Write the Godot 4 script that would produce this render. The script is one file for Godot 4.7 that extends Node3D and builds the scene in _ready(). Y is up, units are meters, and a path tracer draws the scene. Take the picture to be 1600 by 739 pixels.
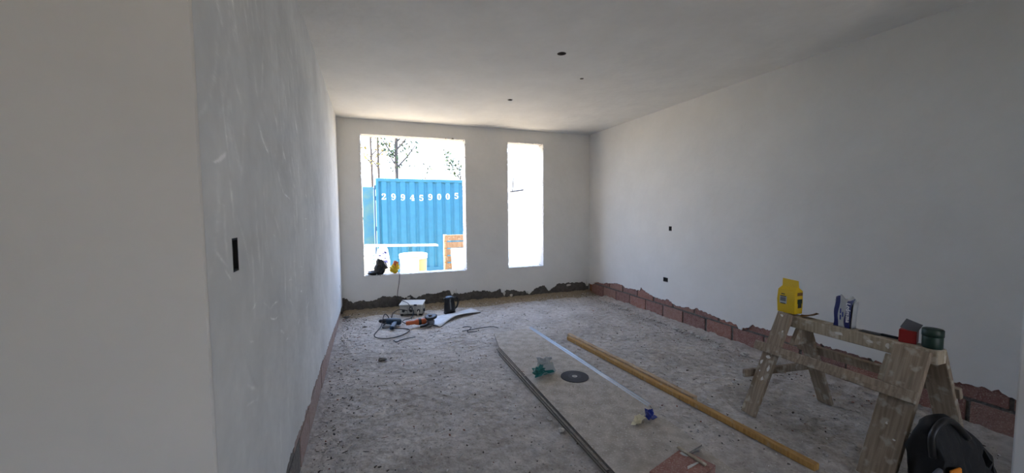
extends Node3D

const XL := -0.362      # inner face of the left wall
const XR := 3.581       # inner face of the right wall
const ZB := -5.852      # inner face of the window wall
const ZF := -1.116      # corner where the left wall begins
const XJ := 2.96        # jamb at the right
const ZJ := -0.893
const H := 2.7
const WX := [-0.060, 1.407]
const NX := [2.103, 2.705]
const SILL := 0.516
const HEAD := 2.492
const ZO := -6.06       # outer face of the window wall
const GROUND := -0.06

var rng := RandomNumberGenerator.new()
var M := {}
var taken := {}
var edge_noise := FastNoiseLite.new()

# ---------------------------------------------------------------- helpers
func V(x: float, y: float, z: float) -> Vector3:
	return Vector3(x, y, z)

func begin(smooth := false) -> SurfaceTool:
	var st := SurfaceTool.new()
	st.begin(Mesh.PRIMITIVE_TRIANGLES)
	st.set_smooth_group(0 if smooth else -1)
	return st

func numbered(called: String) -> String:
	var n: int = taken.get(called, 0)
	taken[called] = n + 1
	return called if n == 0 else "%s_%03d" % [called, n]

func commit(st: SurfaceTool, called: String, m: Material, parent: Node = self) -> MeshInstance3D:
	st.generate_normals()
	return put(st.commit(), called, m, parent)

func put(mesh: Mesh, called: String, m: Material, parent: Node = self) -> MeshInstance3D:
	var o := MeshInstance3D.new()
	o.mesh = mesh
	o.material_override = m
	o.name = numbered(called) if parent == self else called
	o.cast_shadow = GeometryInstance3D.SHADOW_CASTING_SETTING_ON
	parent.add_child(o, true)
	return o

func thing(called: String, label: String, category: String, at := Vector3.ZERO, turn := 0.0, group := "") -> Node3D:
	var o := Node3D.new()
	o.name = numbered(called)
	add_child(o)
	o.position = at
	o.rotation.y = turn
	tag(o, label, category, group)
	return o

func tag(o: Node, label: String, category: String, group := "") -> void:
	o.set_meta("label", label)
	o.set_meta("category", category)
	if group != "":
		o.set_meta("group", group)

func structure(called: String, label: String, category: String) -> Node3D:
	var o := thing(called, label, category)
	o.set_meta("kind", "structure")
	return o

func tri(st: SurfaceTool, a: Vector3, b: Vector3, c: Vector3, out: Vector3) -> void:
	var n := (c - a).cross(b - a)
	for p in ([a, b, c] if n.dot(out) >= 0.0 else [a, c, b]):
		st.add_vertex(p)

func quad(st: SurfaceTool, a: Vector3, b: Vector3, c: Vector3, d: Vector3, out: Vector3) -> void:
	tri(st, a, b, c, out)
	tri(st, a, c, d, out)

# a quad with texture coordinates
func quv(st: SurfaceTool, p: Array, uv: Array, out: Vector3) -> void:
	var n: Vector3 = (p[2] - p[0]).cross(p[1] - p[0])
	var order: Array = [0, 1, 2, 0, 2, 3] if n.dot(out) >= 0.0 else [0, 2, 1, 0, 3, 2]
	for i in order:
		st.set_uv(uv[i])
		st.add_vertex(p[i])

# box with chamfered edges
func cbox(st: SurfaceTool, t: Transform3D, s: Vector3, b := 0.003) -> void:
	var h := s / 2.0
	b = minf(b, minf(h.x, minf(h.y, h.z)) * 0.8)
	var i := h - Vector3(b, b, b)
	var o := t.origin
	var add := func(pts: Array) -> void:
		var w := []
		var c := Vector3.ZERO
		for p in pts:
			w.append(t * p)
			c += t * p
		c /= pts.size()
		tri(st, w[0], w[1], w[2], c - o)
		if pts.size() == 4:
			tri(st, w[0], w[2], w[3], c - o)
	for sg in [-1.0, 1.0]:
		add.call([V(sg * h.x, -i.y, -i.z), V(sg * h.x, i.y, -i.z), V(sg * h.x, i.y, i.z), V(sg * h.x, -i.y, i.z)])
		add.call([V(-i.x, sg * h.y, -i.z), V(i.x, sg * h.y, -i.z), V(i.x, sg * h.y, i.z), V(-i.x, sg * h.y, i.z)])
		add.call([V(-i.x, -i.y, sg * h.z), V(i.x, -i.y, sg * h.z), V(i.x, i.y, sg * h.z), V(-i.x, i.y, sg * h.z)])
		for sh in [-1.0, 1.0]:
			add.call([V(sg * h.x, sh * i.y, -i.z), V(sg * h.x, sh * i.y, i.z), V(sg * i.x, sh * h.y, i.z), V(sg * i.x, sh * h.y, -i.z)])
			add.call([V(sg * h.x, -i.y, sh * i.z), V(sg * h.x, i.y, sh * i.z), V(sg * i.x, i.y, sh * h.z), V(sg * i.x, -i.y, sh * h.z)])
			add.call([V(-i.x, sg * h.y, sh * i.z), V(i.x, sg * h.y, sh * i.z), V(i.x, sg * i.y, sh * h.z), V(-i.x, sg * i.y, sh * h.z)])
			for sk in [-1.0, 1.0]:
				add.call([V(sg * h.x, sh * i.y, sk * i.z), V(sg * i.x, sh * h.y, sk * i.z), V(sg * i.x, sh * i.y, sk * h.z)])

func box_at(st: SurfaceTool, lo: Vector3, hi: Vector3, b := 0.002) -> void:
	cbox(st, Transform3D(Basis.IDENTITY, (lo + hi) / 2.0), hi - lo, b)

# a board between two points: `wide` is the direction of its width
func plank(st: SurfaceTool, a: Vector3, c: Vector3, wide: Vector3, w: float, th: float, b := 0.003) -> void:
	var y := (c - a).normalized()
	var x := (wide - y * wide.dot(y)).normalized()
	var z := x.cross(y)
	cbox(st, Transform3D(Basis(x, y, z), (a + c) / 2.0), V(w, a.distance_to(c), th), b)

func tube(st: SurfaceTool, pts: Array, r0: float, r1 := -1.0, n := 8) -> void:
	if r1 < 0.0:
		r1 = r0
	var rings := []
	var side := Vector3.ZERO
	for i in pts.size():
		var d: Vector3 = (pts[mini(i + 1, pts.size() - 1)] - pts[maxi(i - 1, 0)]).normalized()
		if side == Vector3.ZERO:
			side = d.cross(Vector3.UP if absf(d.y) < 0.9 else Vector3.RIGHT).normalized()
		side = (side - d * side.dot(d)).normalized()
		var up := d.cross(side)
		var r := lerpf(r0, r1, float(i) / maxf(1.0, pts.size() - 1))
		var ring := []
		for k in n:
			var a := TAU * k / n
			ring.append(pts[i] + side * cos(a) * r + up * sin(a) * r)
		rings.append(ring)
	for i in rings.size() - 1:
		for k in n:
			var k2 := (k + 1) % n
			quad(st, rings[i][k], rings[i][k2], rings[i + 1][k2], rings[i + 1][k], rings[i][k] + rings[i + 1][k2] - pts[i] - pts[i + 1])
	for e in [0, rings.size() - 1]:
		var out: Vector3 = pts[0] - pts[1] if e == 0 else pts[e] - pts[e - 1]
		for k in n:
			tri(st, pts[e], rings[e][k], rings[e][(k + 1) % n], out)

# smooth curve through control points
func curve(ctrl: Array, steps := 6) -> Array:
	var out := []
	for i in ctrl.size() - 1:
		var p0: Vector3 = ctrl[maxi(i - 1, 0)]
		var p1: Vector3 = ctrl[i]
		var p2: Vector3 = ctrl[i + 1]
		var p3: Vector3 = ctrl[mini(i + 2, ctrl.size() - 1)]
		for k in steps:
			out.append(p1.cubic_interpolate(p2, p0, p3, float(k) / steps))
	out.append(ctrl[-1])
	return out

func lathe(st: SurfaceTool, t: Transform3D, prof: Array, n := 24) -> void:
	for i in prof.size() - 1:
		var a: Vector2 = prof[i]
		var b: Vector2 = prof[i + 1]
		var d := b - a
		for k in n:
			var p := TAU * k / n
			var q := TAU * (k + 1) / n
			var m := (p + q) / 2.0
			var out := V(cos(m) * d.y, -d.x, sin(m) * d.y)
			var pa := t * V(cos(p) * a.x, a.y, sin(p) * a.x)
			var pb := t * V(cos(q) * a.x, a.y, sin(q) * a.x)
			var pc := t * V(cos(q) * b.x, b.y, sin(q) * b.x)
			var pd := t * V(cos(p) * b.x, b.y, sin(p) * b.x)
			if a.x > 1e-5:
				tri(st, pa, pb, pc, t.basis * out)
			if b.x > 1e-5:
				tri(st, pa, pc, pd, t.basis * out)

# flat outline (in the x-y plane of t) given a thickness along z
func extrude(st: SurfaceTool, t: Transform3D, poly: PackedVector2Array, th: float) -> void:
	var idx := Geometry2D.triangulate_polygon(poly)
	var zax := t.basis.z
	for i in range(0, idx.size(), 3):
		for s in [-1.0, 1.0]:
			var p := []
			for k in 3:
				var q := poly[idx[i + k]]
				p.append(t * V(q.x, q.y, s * th / 2.0))
			tri(st, p[0], p[1], p[2], zax * s)
	var cw := Geometry2D.is_polygon_clockwise(poly)
	for i in poly.size():
		var a := poly[i]
		var b := poly[(i + 1) % poly.size()]
		var n := Vector2(b.y - a.y, a.x - b.x) * (-1.0 if cw else 1.0)
		quad(st, t * V(a.x, a.y, -th / 2), t * V(b.x, b.y, -th / 2), t * V(b.x, b.y, th / 2), t * V(a.x, a.y, th / 2), t.basis * V(n.x, n.y, 0))

func blob(n: int, rx: float, ry: float, rough := 0.25) -> PackedVector2Array:
	var p := PackedVector2Array()
	for k in n:
		var a := TAU * k / n
		var f := 1.0 + rng.randf_range(-rough, rough)
		p.append(Vector2(cos(a) * rx * f, sin(a) * ry * f))
	return p

# crumpled or broken lump: a sphere pushed about by noise, sitting on y = 0
func lump(st: SurfaceTool, t: Transform3D, s: Vector3, seed_: int, rough := 0.35, nu := 12, nv := 8, freq := 1.4) -> void:
	var f := FastNoiseLite.new()
	f.seed = seed_
	f.frequency = freq
	f.fractal_octaves = 2
	var g := []
	var lo := 1e9
	for j in nv + 1:
		var row := []
		for i in nu:
			var a := TAU * i / nu
			var e := PI * (float(j) / nv - 0.5)
			var d := V(cos(a) * cos(e), sin(e), sin(a) * cos(e))
			var r := 1.0 + rough * 2.0 * f.get_noise_3dv(d)
			var p := d * r * s / 2.0
			lo = minf(lo, p.y)
			row.append(p)
		g.append(row)
	for j in nv:
		for i in nu:
			var i2 := (i + 1) % nu
			var q := []
			for p in [g[j][i], g[j][i2], g[j + 1][i2], g[j + 1][i]]:
				q.append(t * (p - V(0, lo, 0)))
			var c := t * V(0, -lo, 0)
			if j > 0:
				tri(st, q[0], q[1], q[2], (q[0] + q[1] + q[2]) / 3.0 - c)
			if j < nv - 1:
				tri(st, q[0], q[2], q[3], (q[0] + q[2] + q[3]) / 3.0 - c)

# sheet over a grid: f(u, v) gives the point, with a thickness downwards
func sheet(st: SurfaceTool, nu: int, nv: int, f: Callable, th: float, up := Vector3.UP) -> void:
	var g := []
	for j in nv + 1:
		var row := []
		for i in nu + 1:
			row.append(f.call(float(i) / nu, float(j) / nv))
		g.append(row)
	var dn := -up * th
	for j in nv:
		for i in nu:
			quad(st, g[j][i], g[j][i + 1], g[j + 1][i + 1], g[j + 1][i], up)
			quad(st, g[j][i] + dn, g[j][i + 1] + dn, g[j + 1][i + 1] + dn, g[j + 1][i] + dn, -up)
	var c: Vector3 = g[nv / 2][nu / 2]
	for i in nu:
		for j in [0, nv]:
			quad(st, g[j][i], g[j][i + 1], g[j][i + 1] + dn, g[j][i] + dn, g[j][i] - c)
	for j in nv:
		for i in [0, nu]:
			quad(st, g[j][i], g[j + 1][i], g[j + 1][i] + dn, g[j][i] + dn, g[j][i] - c)

# ---------------------------------------------------------------- textures and materials
func noise_bytes(w: int, h: int, seed_: int, freq: float, octaves := 4) -> PackedByteArray:
	var f := FastNoiseLite.new()
	f.seed = seed_
	f.frequency = freq
	f.noise_type = FastNoiseLite.TYPE_SIMPLEX_SMOOTH
	f.fractal_octaves = octaves
	var im := f.get_seamless_image(w, h)
	im.convert(Image.FORMAT_L8)
	return im.get_data()

func tex(w: int, h: int, px: Callable) -> ImageTexture:
	var d := PackedByteArray()
	d.resize(w * h * 3)
	for i in w * h:
		var c: Color = px.call(i)
		d[i * 3] = clampi(int(c.r * 255.0), 0, 255)
		d[i * 3 + 1] = clampi(int(c.g * 255.0), 0, 255)
		d[i * 3 + 2] = clampi(int(c.b * 255.0), 0, 255)
	return ImageTexture.create_from_image(Image.create_from_data(w, h, false, Image.FORMAT_RGB8, d))

func relief(w: int, h: int, seed_: int, freq: float, octaves: int, strength: float) -> ImageTexture:
	var f := FastNoiseLite.new()
	f.seed = seed_
	f.frequency = freq
	f.fractal_octaves = octaves
	var im := f.get_seamless_image(w, h)
	im.convert(Image.FORMAT_RGBA8)
	im.bump_map_to_normal_map(strength)
	return ImageTexture.create_from_image(im)

# two-tone mottled surface with optional specks
func mottled(seed_: int, a: Color, b: Color, size := 256, freq := 0.02, specks := 0.0, speck := Color.BLACK) -> ImageTexture:
	var n := noise_bytes(size, size, seed_, freq)
	var m := noise_bytes(size, size, seed_ + 7, freq * 6.0, 2)
	return tex(size, size, func(i: int) -> Color:
		var c := a.lerp(b, clampf(n[i] / 255.0 * 0.75 + m[i] / 255.0 * 0.25, 0.0, 1.0))
		if specks > 0.0 and m[i] / 255.0 > 1.0 - specks:
			c = c.lerp(speck, 0.7)
		return c)

func plain(c: Color, rough := 0.7, metal := 0.0) -> StandardMaterial3D:
	var m := StandardMaterial3D.new()
	m.albedo_color = c
	m.roughness = rough
	m.metallic = metal
	return m

func tri_mat(t: Texture2D, scale_: float, rough := 0.85, normal: Texture2D = null, depth := 1.0, world := false) -> StandardMaterial3D:
	var m := plain(Color.WHITE, rough)
	m.albedo_texture = t
	m.uv1_triplanar = true
	m.uv1_world_triplanar = world
	m.uv1_scale = Vector3.ONE * scale_
	m.uv1_triplanar_sharpness = 4.0
	if normal:
		m.normal_enabled = true
		m.normal_texture = normal
		m.normal_scale = depth
	return m

func wood_tex(seed_: int, a: Color, b: Color, stain: Color, amount: float) -> ImageTexture:
	var f := FastNoiseLite.new()
	f.seed = seed_
	f.frequency = 1.0
	f.fractal_octaves = 3
	var s := noise_bytes(256, 256, seed_ + 3, 0.02, 4)
	return tex(256, 256, func(i: int) -> Color:
		var x := float(i % 256)
		var y := float(i / 256)
		var g := f.get_noise_2d(x * 0.09, y * 0.006) * 0.9 + 0.5
		var c := a.lerp(b, clampf(g, 0.0, 1.0))
		return c.lerp(stain, clampf((s[i] / 255.0 - 1.0 + amount) * 4.0, 0.0, 0.75)))

func make_materials() -> void:
	var fine := relief(512, 512, 5, 0.02, 5, 3.0)
	var coarse := relief(512, 512, 9, 0.035, 5, 10.0)
	# plaster: the right wall, window wall and ceiling carry a white skim, the left wall bare grey plaster
	M.white = tri_mat(mottled(11, Color(0.865, 0.86, 0.845), Color(0.90, 0.895, 0.88), 512, 0.008), 0.45, 0.9, fine, 0.18, true)
	M.ceiling = tri_mat(mottled(15, Color(0.87, 0.865, 0.85), Color(0.915, 0.91, 0.895), 512, 0.01), 0.4, 0.9, fine, 0.25, true)
	M.left = left_wall_material(fine)
	M.core = tri_mat(mottled(17, Color(0.52, 0.50, 0.47), Color(0.68, 0.66, 0.63), 256, 0.03), 1.5, 0.95, coarse, 0.6, true)
	M.reveal = tri_mat(mottled(18, Color(0.74, 0.72, 0.69), Color(0.86, 0.84, 0.81), 256, 0.03), 2.0, 0.95, coarse, 0.5, true)
	M.cement = tri_mat(mottled(19, Color(0.30, 0.285, 0.265), Color(0.43, 0.41, 0.385), 512, 0.02, 0.12, Color(0.55, 0.53, 0.5)), 1.0, 0.95, coarse, 1.0, true)
	M.mortar = tri_mat(mottled(23, Color(0.36, 0.345, 0.325), Color(0.50, 0.475, 0.45), 256, 0.04), 1.6, 0.95, coarse, 0.8, true)
	M.bricks = []
	for k in 4:
		var a := [Color(0.50, 0.335, 0.30), Color(0.56, 0.37, 0.315), Color(0.47, 0.33, 0.305), Color(0.55, 0.41, 0.36)][k] as Color
		M.bricks.append(tri_mat(mottled(30 + k, a, a.lerp(Color(0.66, 0.54, 0.50), 0.75), 256, 0.025, 0.26, Color(0.72, 0.67, 0.62)), 2.2, 0.9, coarse, 0.5, true))
	M.dusty_bricks = []
	for k in 3:
		var a := Color(0.56, 0.45, 0.41).lerp(Color(0.58, 0.49, 0.45), k / 2.0)
		M.dusty_bricks.append(tri_mat(mottled(36 + k, a, Color(0.66, 0.60, 0.57), 256, 0.03), 2.2, 0.95, coarse, 0.5, true))
	M.orange_brick = tri_mat(mottled(41, Color(0.58, 0.36, 0.22), Color(0.62, 0.45, 0.32), 256, 0.03), 2.2, 0.95, coarse, 0.6, true)
	M.floor = floor_material(coarse)
	M.sand = tri_mat(mottled(47, Color(0.50, 0.45, 0.37), Color(0.66, 0.60, 0.51), 256, 0.05, 0.12, Color(0.76, 0.71, 0.62)), 2.0, 0.95, coarse, 1.0, true)
	M.earth = tri_mat(mottled(49, Color(0.66, 0.61, 0.53), Color(0.76, 0.71, 0.63), 256, 0.03), 0.4, 0.95, null, 1.0, true)
	M.gypsum = tri_mat(mottled(51, Color(0.36, 0.345, 0.325), Color(0.52, 0.50, 0.475), 256, 0.03), 3.0, 0.95, coarse, 0.4)
	M.paper_face = tri_mat(mottled(53, Color(0.60, 0.565, 0.515), Color(0.79, 0.76, 0.715), 512, 0.02, 0.22, Color(0.84, 0.82, 0.79)), 0.9, 0.95, fine, 0.3)
	M.trestle = tri_mat(wood_tex(55, Color(0.50, 0.44, 0.37), Color(0.62, 0.56, 0.485), Color(0.70, 0.67, 0.61), 0.40), 2.2, 0.9, fine, 0.4)
	M.trestle_pale = tri_mat(wood_tex(57, Color(0.57, 0.52, 0.44), Color(0.70, 0.65, 0.56), Color(0.78, 0.755, 0.70), 0.45), 2.2, 0.9, fine, 0.4)
	M.pine = tri_mat(wood_tex(59, Color(0.62, 0.46, 0.24), Color(0.73, 0.575, 0.325), Color(0.64, 0.56, 0.45), 0.3), 2.0, 0.75, fine, 0.2)
	M.pine_grey = tri_mat(wood_tex(61, Color(0.64, 0.53, 0.40), Color(0.76, 0.65, 0.51), Color(0.72, 0.66, 0.57), 0.45), 2.0, 0.8, fine, 0.2)
	M.pallet = tri_mat(wood_tex(63, Color(0.58, 0.46, 0.35), Color(0.70, 0.58, 0.46), Color(0.74, 0.68, 0.60), 0.3), 2.0, 0.85)
	M.splash = plain(Color(0.83, 0.82, 0.79), 0.8)
	M.black = plain(Color(0.055, 0.055, 0.06), 0.45)
	M.rubber = plain(Color(0.07, 0.07, 0.075), 0.7)
	M.dark = plain(Color(0.13, 0.135, 0.14), 0.55)
	M.hole = plain(Color(0.06, 0.055, 0.05), 0.95)
	M.zinc = plain(Color(0.66, 0.70, 0.74), 0.32, 0.85)
	M.steel = plain(Color(0.45, 0.45, 0.46), 0.4, 0.8)
	M.grey_plastic = plain(Color(0.66, 0.65, 0.61), 0.5)
	M.pale_plastic = plain(Color(0.74, 0.73, 0.69), 0.5)
	M.white_plastic = plain(Color(0.88, 0.87, 0.84), 0.5)
	M.sheet_white = tri_mat(mottled(67, Color(0.72, 0.73, 0.73), Color(0.84, 0.845, 0.85), 256, 0.02), 2.0, 0.6)
	M.drill = plain(Color(0.05, 0.17, 0.25), 0.45)
	M.orange = plain(Color(0.74, 0.36, 0.17), 0.5)
	M.orange_bright = plain(Color(0.86, 0.50, 0.08), 0.6)
	M.kettle = plain(Color(0.045, 0.055, 0.07), 0.3)
	M.yellow = plain(Color(0.83, 0.69, 0.03), 0.45)
	M.navy = plain(Color(0.05, 0.09, 0.36), 0.4)
	M.pack_white = plain(Color(0.68, 0.69, 0.70), 0.4)
	M.red = plain(Color(0.50, 0.07, 0.06), 0.5)
	M.green = plain(Color(0.03, 0.16, 0.12), 0.5)
	M.teal = plain(Color(0.06, 0.40, 0.38), 0.35)
	M.film = plain(Color(0.66, 0.68, 0.68), 0.35)
	M.cream = plain(Color(0.84, 0.80, 0.66), 0.5)
	M.blue = plain(Color(0.08, 0.15, 0.48), 0.45)
	M.cloth = tri_mat(mottled(71, Color(0.045, 0.045, 0.05), Color(0.085, 0.085, 0.09), 256, 0.05), 4.0, 0.8, fine, 0.5)
	M.cloth_grey = plain(Color(0.32, 0.33, 0.35), 0.8)
	M.disc = tri_mat(mottled(73, Color(0.17, 0.17, 0.18), Color(0.26, 0.26, 0.27), 256, 0.08), 8.0, 0.85, coarse, 0.4)
	M.chip = tri_mat(mottled(75, Color(0.74, 0.73, 0.70), Color(0.84, 0.83, 0.80), 128, 0.05), 6.0, 0.95)
	M.card = plain(Color(0.45, 0.33, 0.19), 0.85)
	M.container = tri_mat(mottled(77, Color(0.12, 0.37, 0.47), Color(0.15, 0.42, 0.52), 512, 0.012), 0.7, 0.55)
	M.container_dark = plain(Color(0.06, 0.22, 0.34), 0.6)
	M.digit = plain(Color(0.93, 0.94, 0.95), 0.6)
	M.fence = tri_mat(mottled(79, Color(0.15, 0.40, 0.52), Color(0.36, 0.46, 0.42), 256, 0.012), 0.8, 0.6)
	M.bright_wall = tri_mat(mottled(81, Color(0.90, 0.90, 0.89), Color(0.94, 0.94, 0.93), 256, 0.02), 0.5, 0.9)
	M.tan_label = plain(Color(0.78, 0.68, 0.50), 0.7)
	M.bark = tri_mat(mottled(83, Color(0.20, 0.18, 0.165), Color(0.31, 0.285, 0.26), 128, 0.06), 3.0, 0.95)
	M.leaf = plain(Color(0.16, 0.24, 0.10), 0.6)
	M.leaf.backlight = Color(0.10, 0.13, 0.05)
	M.leaf_yellow = plain(Color(0.42, 0.38, 0.12), 0.6)
	M.leaf_yellow.backlight = Color(0.22, 0.2, 0.06)
	M.crumb = plain(Color.WHITE, 0.95)
	M.crumb.vertex_color_use_as_albedo = true

func left_wall_material(fine: Texture2D) -> StandardMaterial3D:
	# 4.74 m x 2.7 m of bare plaster: patches, trowel streaks and pale scuffs
	var w := 1024
	var h := 584
	var n := noise_bytes(w, h, 101, 0.006, 5)
	var m := noise_bytes(w, h, 103, 0.05, 3)
	var v := PackedFloat32Array()
	v.resize(w * h)
	for i in w * h:
		v[i] = 0.835 + (n[i] / 255.0 - 0.5) * 0.11 + (m[i] / 255.0 - 0.5) * 0.03
	var r := RandomNumberGenerator.new()
	r.seed = 77
	# strokes of the trowel: [how many, u from, u to, v from, v to, direction, length, width, strength]; u runs from the corner, v down from the ceiling
	for s in [[60, 0.02, 0.55, 0.12, 0.55, 1.3, 90.0, 2.5, 0.10], [36, 0.01, 0.45, 0.42, 0.70, 0.2, 60.0, 2.0, 0.11], [90, 0.0, 0.95, 0.05, 0.95, 1.5, 150.0, 4.0, 0.04], [40, 0.02, 0.5, 0.08, 0.5, 0.75, 80.0, 3.0, 0.085], [26, 0.0, 0.9, 0.05, 0.9, 1.2, 110.0, 7.0, -0.05]]:
		for k in s[0]:
			var x: float = r.randf_range(s[1], s[2]) * w
			var y: float = r.randf_range(s[3], s[4]) * h
			var a: float = s[5] + r.randf_range(-0.35, 0.35)
			var wd: float = s[7] * r.randf_range(0.4, 1.3)
			var len_: float = s[6] * r.randf_range(0.3, 1.0)
			var amt: float = s[8] * r.randf_range(0.2, 1.0)
			var bend := r.randf_range(-0.01, 0.01)
			var rad := int(wd * 2.0) + 1
			for q in int(len_):
				a += bend
				x += cos(a) * 0.6
				y += sin(a)
				var fade := sin(PI * q / len_)
				for e in range(-rad, rad + 1):
					var xi := int(x) + e
					var yi := int(y)
					if xi >= 0 and xi < w and yi >= 0 and yi < h:
						v[yi * w + xi] += amt * fade * exp(-e * e / (wd * wd)) * maxf(0.0, m[yi * w + xi] / 255.0 * 1.6 - 0.3)
	var t := tex(w, h, func(i: int) -> Color:
		return Color(v[i] * 0.995, v[i], v[i] * 0.99))
	var mat := plain(Color.WHITE, 0.9)
	mat.albedo_texture = t
	mat.normal_enabled = true
	mat.normal_texture = fine
	mat.normal_scale = 0.3
	return mat

func floor_material(coarse: Texture2D) -> StandardMaterial3D:
	var s := 1024
	var n := noise_bytes(s, s, 201, 0.004, 5)
	var m := noise_bytes(s, s, 203, 0.03, 4)
	var q := noise_bytes(s, s, 205, 0.12, 2)
	var t := tex(s, s, func(i: int) -> Color:
		var k := (n[i] / 255.0) * 0.5 + (m[i] / 255.0) * 0.5
		var c := Color(0.60, 0.57, 0.535).lerp(Color(0.785, 0.76, 0.725), clampf(k * 1.6 - 0.3, 0.0, 1.0))
		var e := q[i] / 255.0
		if e > 0.74:
			c = c.lerp(Color(0.86, 0.84, 0.81), (e - 0.74) * 3.0)
		elif e < 0.25:
			c = c.lerp(Color(0.34, 0.31, 0.275), (0.25 - e) * 3.2)
		return c)
	return tri_mat(t, 0.42, 0.95, coarse, 0.5, true)

# ---------------------------------------------------------------- the start
func _ready() -> void:
	rng.seed = 20240611
	edge_noise.seed = 64
	edge_noise.frequency = 1.0
	edge_noise.fractal_octaves = 3
	var cam := Camera3D.new()
	cam.name = "camera"
	var yaw := 0.3535
	var pitch := -0.0628
	var roll := -0.0069
	var fw := V(sin(yaw) * cos(pitch), sin(pitch), -cos(yaw) * cos(pitch))
	var rt := V(cos(yaw), 0, sin(yaw))
	var up := rt.cross(fw)
	cam.transform = Transform3D(Basis(rt * cos(roll) + up * sin(roll), up * cos(roll) - rt * sin(roll), -fw), V(0, 1.4048, 0))
	cam.fov = 62.39
	cam.near = 0.05
	cam.far = 300.0
	add_child(cam)
	cam.current = true

	var sky := ProceduralSkyMaterial.new()
	sky.sky_top_color = Color(0.60, 0.702, 0.888)
	sky.sky_horizon_color = Color(0.92, 0.95, 0.98)
	sky.ground_horizon_color = Color(0.7, 0.66, 0.6)
	sky.ground_bottom_color = Color(0.6, 0.55, 0.48)
	sky.sky_curve = 0.12
	sky.energy_multiplier = 3.2
	sky.sun_angle_max = 4.0
	var env := Environment.new()
	env.background_mode = Environment.BG_SKY
	env.sky = Sky.new()
	env.sky.sky_material = sky
	env.ambient_light_source = Environment.AMBIENT_SOURCE_SKY
	env.tonemap_mode = Environment.TONE_MAPPER_LINEAR
	env.tonemap_exposure = 3.0
	env.sdfgi_enabled = true
	env.ssao_enabled = true
	env.ssil_enabled = true
	var we := WorldEnvironment.new()
	we.name = "environment"
	we.environment = env
	add_child(we)

	var sun := DirectionalLight3D.new()
	sun.name = "sun"
	sun.light_color = Color(1.0, 0.95, 0.86)
	sun.light_energy = 4.6
	sun.light_angular_distance = 0.55
	sun.shadow_enabled = true
	add_child(sun)
	sun.look_at_from_position(V(-8.0, 10.0, -0.8), Vector3.ZERO)

	make_materials()
	build_shell()
	build_camera_side()
	build_outside()
	build_stack()
	build_battens()
	build_tools()
	build_trestle()
	build_on_trestle()
	build_bag()
	build_debris()

# ---------------------------------------------------------------- the room
# plaster skin built in columns; P(u, v, d) places a point (d is depth into the wall)
func skin(st: SurfaceTool, P: Callable, us: Array, bottom: Callable, top: Callable, th: float, holes: Array, out: Vector3, uvf: Callable) -> void:
	var down := Vector3.DOWN
	for i in us.size() - 1:
		var a: float = us[i]
		var b: float = us[i + 1]
		var ba: float = bottom.call(a)
		var bb: float = bottom.call(b)
		var ta: float = top.call(a)
		var tb: float = top.call(b)
		var spans := [[ba, bb, ta, tb]]
		for h in holes:
			if (a + b) / 2.0 > h[0] and (a + b) / 2.0 < h[1]:
				spans = [[ba, bb, h[2], h[2]], [h[3], h[3], ta, tb]]
				quad(st, P.call(a, h[2], 0), P.call(b, h[2], 0), P.call(b, h[2], th), P.call(a, h[2], th), Vector3.UP)
				quad(st, P.call(a, h[3], 0), P.call(b, h[3], 0), P.call(b, h[3], th), P.call(a, h[3], th), down)
		for s in spans:
			quv(st, [P.call(a, s[0], 0.0), P.call(b, s[1], 0.0), P.call(b, s[3], 0.0), P.call(a, s[2], 0.0)], [uvf.call(a, s[0]), uvf.call(b, s[1]), uvf.call(b, s[3]), uvf.call(a, s[2])], out)
		quad(st, P.call(a, ba, 0.0), P.call(b, bb, 0.0), P.call(b, bb, th), P.call(a, ba, th), down)
	for h in holes:
		for e in [0, 1]:
			quad(st, P.call(h[e], h[2], 0.0), P.call(h[e], h[3], 0.0), P.call(h[e], h[3], th), P.call(h[e], h[2], th), P.call(h[1 - e], h[2], 0.0) - P.call(h[e], h[2], 0.0))

# profile through measured points with a ragged edge
func ragged(pts: Array, u: float, amp: float) -> float:
	var y: float = pts[-1]
	if u <= pts[0]:
		y = pts[1]
	else:
		for i in range(0, pts.size() - 2, 2):
			if u >= pts[i] and u <= pts[i + 2]:
				y = lerpf(pts[i + 1], pts[i + 3], (u - pts[i]) / maxf(1e-4, pts[i + 2] - pts[i]))
				break
	return y + (edge_noise.get_noise_1d(u * 22.0) * 1.4 + edge_noise.get_noise_1d(u * 75.0 + 50.0) * 0.9) * amp

func columns(a: float, b: float, step: float, extra: Array) -> Array:
	var us := []
	var n := int(ceil((b - a) / step))
	for i in n + 1:
		us.append(lerpf(a, b, float(i) / n))
	for e in extra:
		us.append(e)
	us.sort()
	return us

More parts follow.
